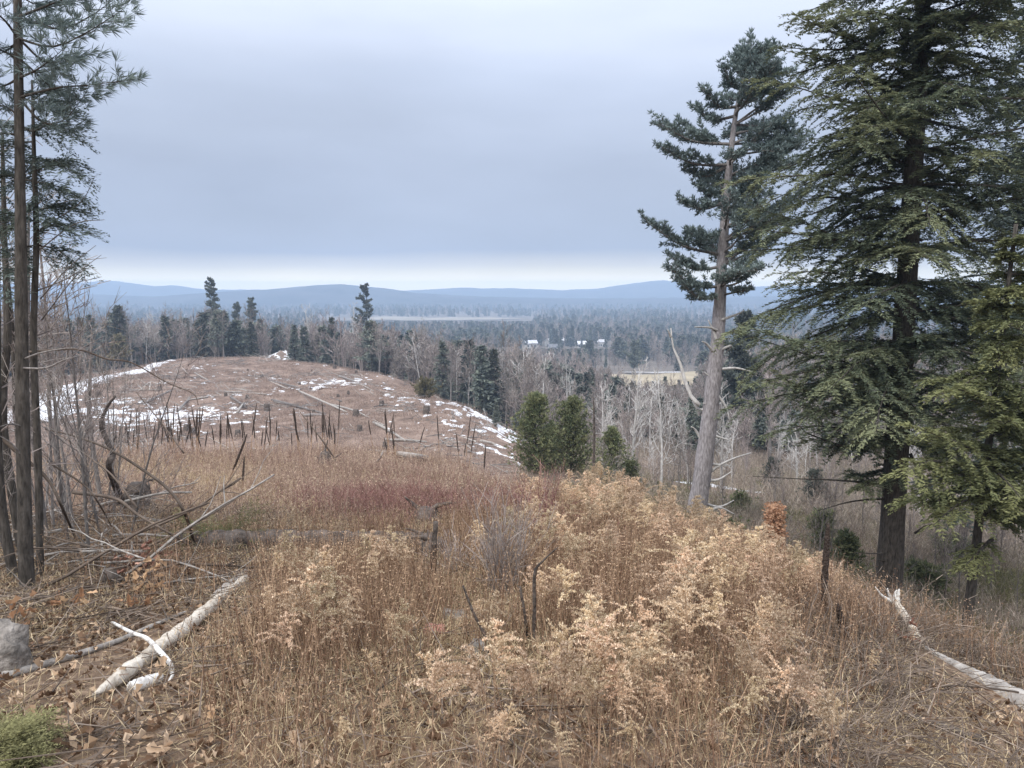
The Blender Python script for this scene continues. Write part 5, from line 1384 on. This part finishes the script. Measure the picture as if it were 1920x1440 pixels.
def clump(n, rad, h0, h1_, wd, lean=.15, heads=3, hl=.03, curve=True, hw=.012):
    g = Geo(); B = np.append(rng.normal(size=(n, 2)) * rad * .5, np.full((n, 1), -.03), 1)
    D = unit(np.append(rng.normal(size=(n, 2)) * lean, np.ones((n, 1)), 1)); Ln = rng.uniform(h0, h1_, n); tn = np.clip(rng.normal(.5, .25, n), 0, 1)
    if curve:
        Mi = B + D * (Ln * .55)[:, None]; kites(g, B, D, Ln * .6, wd, tn, mid=.5)
        D2 = unit(D + np.append(rng.normal(size=(n, 2)) * .35, np.full((n, 1), -.15), 1)); kites(g, Mi, D2, Ln * .45, wd * .8, tn); E = Mi + D2 * (Ln * .45)[:, None]
    else:
        kites(g, B, D, Ln, wd, tn, mid=.3); E = B + D * Ln[:, None]
    for k in range(heads):
        f = rng.uniform(.55, 1, n)[:, None]
        kites(g, B * (1 - f) + E * f, rng.normal(size=(n, 3)) + [0, 0, .6], rng.uniform(.5, 1.4, n) * hl, hw, tn)
    return g
def field_pts(n, u0, u1, Y0, Y1, f, p=.6, keep=True):
    Y = Y0 + (Y1 - Y0) * rng.random(n) ** p; U = rng.uniform(u0, u1, n); X = (U - 960) / FPX * Y
    k = rng.random(n) < f(U, Y, X)
    for (cx, cy, r_, fr) in NOGRASS: k &= ~((np.abs(X - cx * Y / cy) < r_) & (Y < cy + .1) & (Y > cy - fr))
    if keep: k &= clear_of(X, Y) | (rng.random(n) < .12)
    return np.stack([X[k], Y[k], h(X[k], Y[k])], 1), U[k], Y[k]
def ridge_Y(U):                        # how far the weedy slope reaches in each column
    return np.interp(U, [-300, 850, 930, 1000, 1100, 1250, 1350, 1550, 1700, 1920, 2100], [33, 32, 25, 19, 16, 12.5, 10, 8.5, 7.5, 6.5, 6])
# meadow of reddish brown stems
P_, U_, Y_ = field_pts(21000, -250, 1750, 7.0, 34, lambda U, Y, X: (Y < ridge_Y(U)) * np.where((U < 420) & (Y < 10), .1, 1) * np.where((Y < 8.3) & (U > 330) & (U < 850), .25, 1) * (.3 + .7 * (fbm(X * .7, Y * .5, 61) > .44)), .62)
tm = [template('meadow', clump(13, .36, .15, .5, .007, .28, 3, .035), M['meadow']) for _ in range(4)] + [template('meadow', clump(9, .4, .25, .8, .006, .14, 5, .04, False), M['meadow']) for _ in range(3)] + [template('meadow', clump(22, .36, .12, .36, .006, .5, 1), M['straw']) for _ in range(2)]
straw_zone = fbm(P_[:, 0] * .25, P_[:, 1] * .2, 65) + .22 * np.exp(-((U_ - 470) / 200) ** 2 - ((Y_ - 16) / 6) ** 2)
kd = np.where(rng.random(len(P_)) < np.clip((straw_zone - .42) * 3.0, .05, .75), rng.integers(7, 9, len(P_)), rng.integers(0, 7, len(P_)))
scatter('meadow_weeds', tm, P_, rng.random(len(P_)) * 6.28, rng.uniform(.6, 1.25, len(P_)) * np.interp(Y_, [7, 10, 18], [.5, .72, 1]), kd, rng.normal(size=(len(P_), 2)) * .14)
# red canes
P_, U_, Y_ = field_pts(5200, 450, 1300, 6.8, 22, lambda U, Y, X: (Y < ridge_Y(U)) * np.clip(1.1 * np.exp(-((U - 730) / 110) ** 2 - ((Y - 10.0) / 1.8) ** 2) + .35 * np.exp(-((U - 1060) / 130) ** 2 - ((Y - 9.5) / 2.2) ** 2) + .5 * np.exp(-((U - 830) / 250) ** 2 - ((Y - 13) / 4) ** 2), 0, 1))
scatter('red_canes', [template('canes', clump(10, .34, .2, .62, .006, .3, 2, .05, True, .006), M['red_cane']) for _ in range(3)], P_, rng.random(len(P_)) * 6.28, rng.uniform(.7, 1.2, len(P_)), rng.integers(0, 3, len(P_)))
# thin brown stems and straw close by
P_, U_, Y_ = field_pts(16000, 60, 2050, 2.1, 9, lambda U, Y, X: (Y < ridge_Y(U)) * np.where((U > 1640) & (Y < 6.4), .2, 1) * np.clip((U - 130) / 420, .06, 1) * np.clip((Y + 1) / 7, .4, 1) * (.3 + .7 * (fbm(X * 1.3, Y * 1.3, 62) > .45)))
tm = [template('stems', clump(6, .28, .2, .62, .0055, .17, 4, .022, False, .006), M['stem']) for _ in range(4)]
scatter('dry_stems', tm, P_, rng.random(len(P_)) * 6.28, rng.uniform(.6, 1.15, len(P_)) * np.interp(Y_, [2.3, 4], [.6, 1]), rng.integers(0, 4, len(P_)), rng.normal(size=(len(P_), 2)) * .1)
P_, U_, Y_ = field_pts(26000, -300, 2150, 2.0, 10, lambda U, Y, X: (Y < ridge_Y(U) + 1) * np.clip((U - 160) / 300, .34, 1) * np.clip((Y + 1) / 7, .45, 1) * np.where(U > 1600, .55, 1) * (.35 + .65 * (fbm(X * 1.0, Y * 1.0, 63) > .42)), .6, False)
tm = [template('straw', clump(26, .3, .04, .21, .0042, 1.3, 0), M['straw']) for _ in range(4)]
scatter('dry_grass', tm, P_, rng.random(len(P_)) * 6.28, rng.uniform(.6, 1.3, len(P_)), rng.integers(0, 4, len(P_)))
# fallen leaves and twigs
lt_ = []
for k in range(5):
    g = Geo(); n = 34; B = np.append(rng.uniform(-.25, .25, (n, 2)), rng.uniform(.0, .03, (n, 1)), 1)
    leaves(g, B, np.append(rng.normal(size=(n, 2)), rng.normal(size=(n, 1)) * .3, 1), unit(rng.normal(size=(n, 3)) * .45 + [0, 0, 1.0]), rng.uniform(.02, .055, n), rng.uniform(.012, .032, n), rng.random(n) ** 2.1, .9)
    lt_.append(template('leaf_litter', g, M['litter']))
P_, U_, Y_ = field_pts(5200, -350, 2150, 2.1, 11, lambda U, Y, X: (Y < ridge_Y(U) + 1) * np.clip((Y + 1) / 8, .2, 1) * np.where(U < 520, 1, .55), .6, False)
scatter('leaf_litter', lt_, P_, rng.random(len(P_)) * 6.28, rng.uniform(.8, 1.2, len(P_)), rng.integers(0, 5, len(P_)))
tw_ = []
for k in range(4):
    g = Geo(); n = 22; A = np.append(rng.uniform(-.3, .3, (n, 2)), rng.uniform(.0, .05, (n, 1)), 1); D = unit(np.append(rng.normal(size=(n, 2)), rng.normal(size=(n, 1)) * .12, 1))
    sticks(g, A, A + D * rng.uniform(.1, .5, n)[:, None], rng.uniform(.0015, .005, n), .0012, rng.random(n)); tw_.append(template('twig_litter', g, M['brown_stick']))
P_, U_, Y_ = field_pts(2600, -350, 2150, 2.1, 11, lambda U, Y, X: (Y < ridge_Y(U) + 1) * np.clip((Y + 1) / 8, .2, 1) * np.where(U < 560, 1, .4), .6, False)
scatter('twig_litter', tw_, P_, rng.random(len(P_)) * 6.28, rng.uniform(.8, 1.4, len(P_)), rng.integers(0, 4, len(P_)))
# large dead leaves that can be told apart, lying on the ground
pr = []
for k in range(6):
    g = Geo(); L_ = rng.uniform(.045, .08); leaves(g, np.zeros((1, 3)), np.array([[1.0, 0, 0]]), np.array([[0, 0, 1.0]]), L_, L_ * .62, rng.uniform(.25, 1, 1), .95); pr.append(g.mesh('leaf', M['litter']))
gobj = bpy.data.objects['ground']
for i in range(170):
    u = rng.uniform(60, 620) if i % 4 else rng.uniform(600, 1500); p = hit(u, rng.uniform(1150, 1440))
    o = link(bpy.data.objects.new('leaf', pr[i % 6])); o.parent = gobj; o.location = tuple(p + [0, 0, rng.uniform(.02, .05)]); o.rotation_euler = (rng.normal() * .5, rng.normal() * .5, rng.random() * 6.28)
# scrub on the knoll and brush in the valley
P_, U_, Y_ = field_pts(42000, -300, 1010, 44, 172, lambda U, Y, X: (Y < crest_Y(U) + 4) * np.where(bump2(U, Y, 150, 78, 110, 26) > .35, .12, 1) * np.where(knoll_bias(X, Y) > -.03, .45, 1) * (.3 + .7 * (fbm(X * .2, Y * .2, 67) > .42)), .8)
scatter('knoll_scrub', [template('scrub', clump(14, .8, .08, .36, .03, .5, 2, .07, True, .03), M['scrub']) for _ in range(4)], P_, rng.random(len(P_)) * 6.28, rng.uniform(.5, 1.3, len(P_)), rng.integers(0, 4, len(P_)))
P_, U_, Y_ = field_pts(19000, 980, 2300, 8, 130, lambda U, Y, X: (Y > ridge_Y(U) - 1) * (.35 + .65 * (fbm(X * .25, Y * .2, 68) > .42)) * np.where((abs(U - 1330) < 150) & (Y > 37) & (Y < 57), .10, 1), 1.1)
tm = [template('brush', clump(26, 1.2, .5, 1.7, .022, .3, 3, .25, True, .012), M['brush']) for _ in range(4)] + [template('brush', clump(40, 1.2, .15, .6, .03, .5, 3, .15, True, .03), M['green_brush']) for _ in range(2)]
kd = np.where(rng.random(len(P_)) < np.interp(Y_, [8, 40], [.7, .12]) + .6 * (fbm(P_[:, 0] * .18, P_[:, 1] * .14, 93) > .56), rng.integers(4, 6, len(P_)), rng.integers(0, 4, len(P_)))
scatter('valley_brush', tm, P_, rng.random(len(P_)) * 6.28, rng.uniform(.6, 1.3, len(P_)) * np.interp(Y_, [8, 22, 45], [.3, .5, 1]) * np.where(U_ < 1180, .6, 1), kd)
# bramble tangle at the lower right
P_, U_, Y_ = field_pts(1900, 1480, 2080, 2.6, 8, lambda U, Y, X: (Y < ridge_Y(U)) * np.where((U > 1660) & (Y < 6.4), .6, 1.0))
g = Geo(); tb_ = []
for k in range(3):
    g = Geo(); A, B = [], []
    for i in range(16):
        q = grow(np.append(rng.normal(size=2) * .12, 0), azdir(rng.random() * 6.28, rng.uniform(.5, 1.3)), rng.uniform(.25, .6), 6, .2, -.14); A += list(q[:-1]); B += list(q[1:])
    sticks(g, A, B, .0022, .0015, rng.random(len(A))); tb_.append(template('brambles', g, M['brown_stick']))
scatter('bramble_tangle', tb_, P_, rng.random(len(P_)) * 6.28, rng.uniform(.6, 1.2, len(P_)), rng.integers(0, 3, len(P_)))

# slash and stumps left on the knoll
P_, U_, Y_ = field_pts(1100, -200, 1000, 50, 160, lambda U, Y, X: (Y < crest_Y(U) - 6) * (.15 + .85 * (fbm(X * .12, Y * .12, 91) > .5)), .8, False)
tb_ = []
for k in range(4):
    g = Geo(); n = 9; A = np.append(rng.normal(size=(n, 2)) * .9, rng.uniform(.0, .25, (n, 1)), 1); D = unit(np.append(rng.normal(size=(n, 2)) * [1, .5], rng.normal(size=(n, 1)) * .15, 1))
    sticks(g, A, A + D * rng.uniform(.5, 2.2, n)[:, None], rng.uniform(.025, .06, n), .02, rng.random(n)); tb_.append(template('slash', g, M['deadwood'] if k % 2 else M['grey_bark']))
scatter('slash', tb_, P_, rng.normal(size=len(P_)) * .7, rng.uniform(.5, 1.3, len(P_)), rng.integers(0, 4, len(P_)))
for k in range(2):
    pass
st = thing('stump', '', 'stump', (0, 0, 0), '')
g = Geo(); add_tube(g, np.array([[0, 0, z] for z in (-.2, .05, .25, .5)]), [.34, .26, .22, .2], 10, jag=.25); part('trunk', g, M['dark_wood'], st, True, world=False)
for i in range(34):
    u = rng.uniform(150, 930); Y = rng.uniform(58, crest_Y(u) - 8)
    lab = 'cut stump on the knoll, %s' % ('left part by the snow' if u < 420 else 'brown middle part' if u < 680 else 'right flank')
    o = place(st, USED, on(u, Y), rng.random() * 6.28, rng.uniform(.6, 1.4), lab); o['group'] = lab.replace('stump', 'stumps')

for i in range(14):                    # pines standing among the valley houses
    u = rng.uniform(970, 1145); o = copy_thing(bigpines[i % 2][0] if i % 3 else spruces[i % 4][0], on(u, rng.uniform(520, 588)), rng.random() * 6.28, rng.uniform(.5, .8), 'dark conifer standing in front of the valley houses'); o['group'] = 'dark conifers before the valley houses'

pal = []
for k in range(3):
    gt, gc = bare_tree(5, .3, 14, 4, 4, low=.25, r0=.05, tr=.012)
    pal.append(tree_root('pale_sapling', gt, gc, M['pale_bark'], M['pale_bark'], '', 'sapling', ''))
for i in range(46):
    u = rng.uniform(1120, 1960); Y = rng.uniform(34, 95); hh = rng.uniform(3, 6.5)
    lab = 'pale bare sapling in the valley brush %s' % ('left of the tall pine' if u < 1310 else 'between tall pine and hemlock' if u < 1660 else 'right of the hemlock trunk')
    o = place(pal[i % 3], USED, on(u, Y), rng.random() * 6.28, hh / 5, lab); o['group'] = lab.replace('sapling', 'saplings')
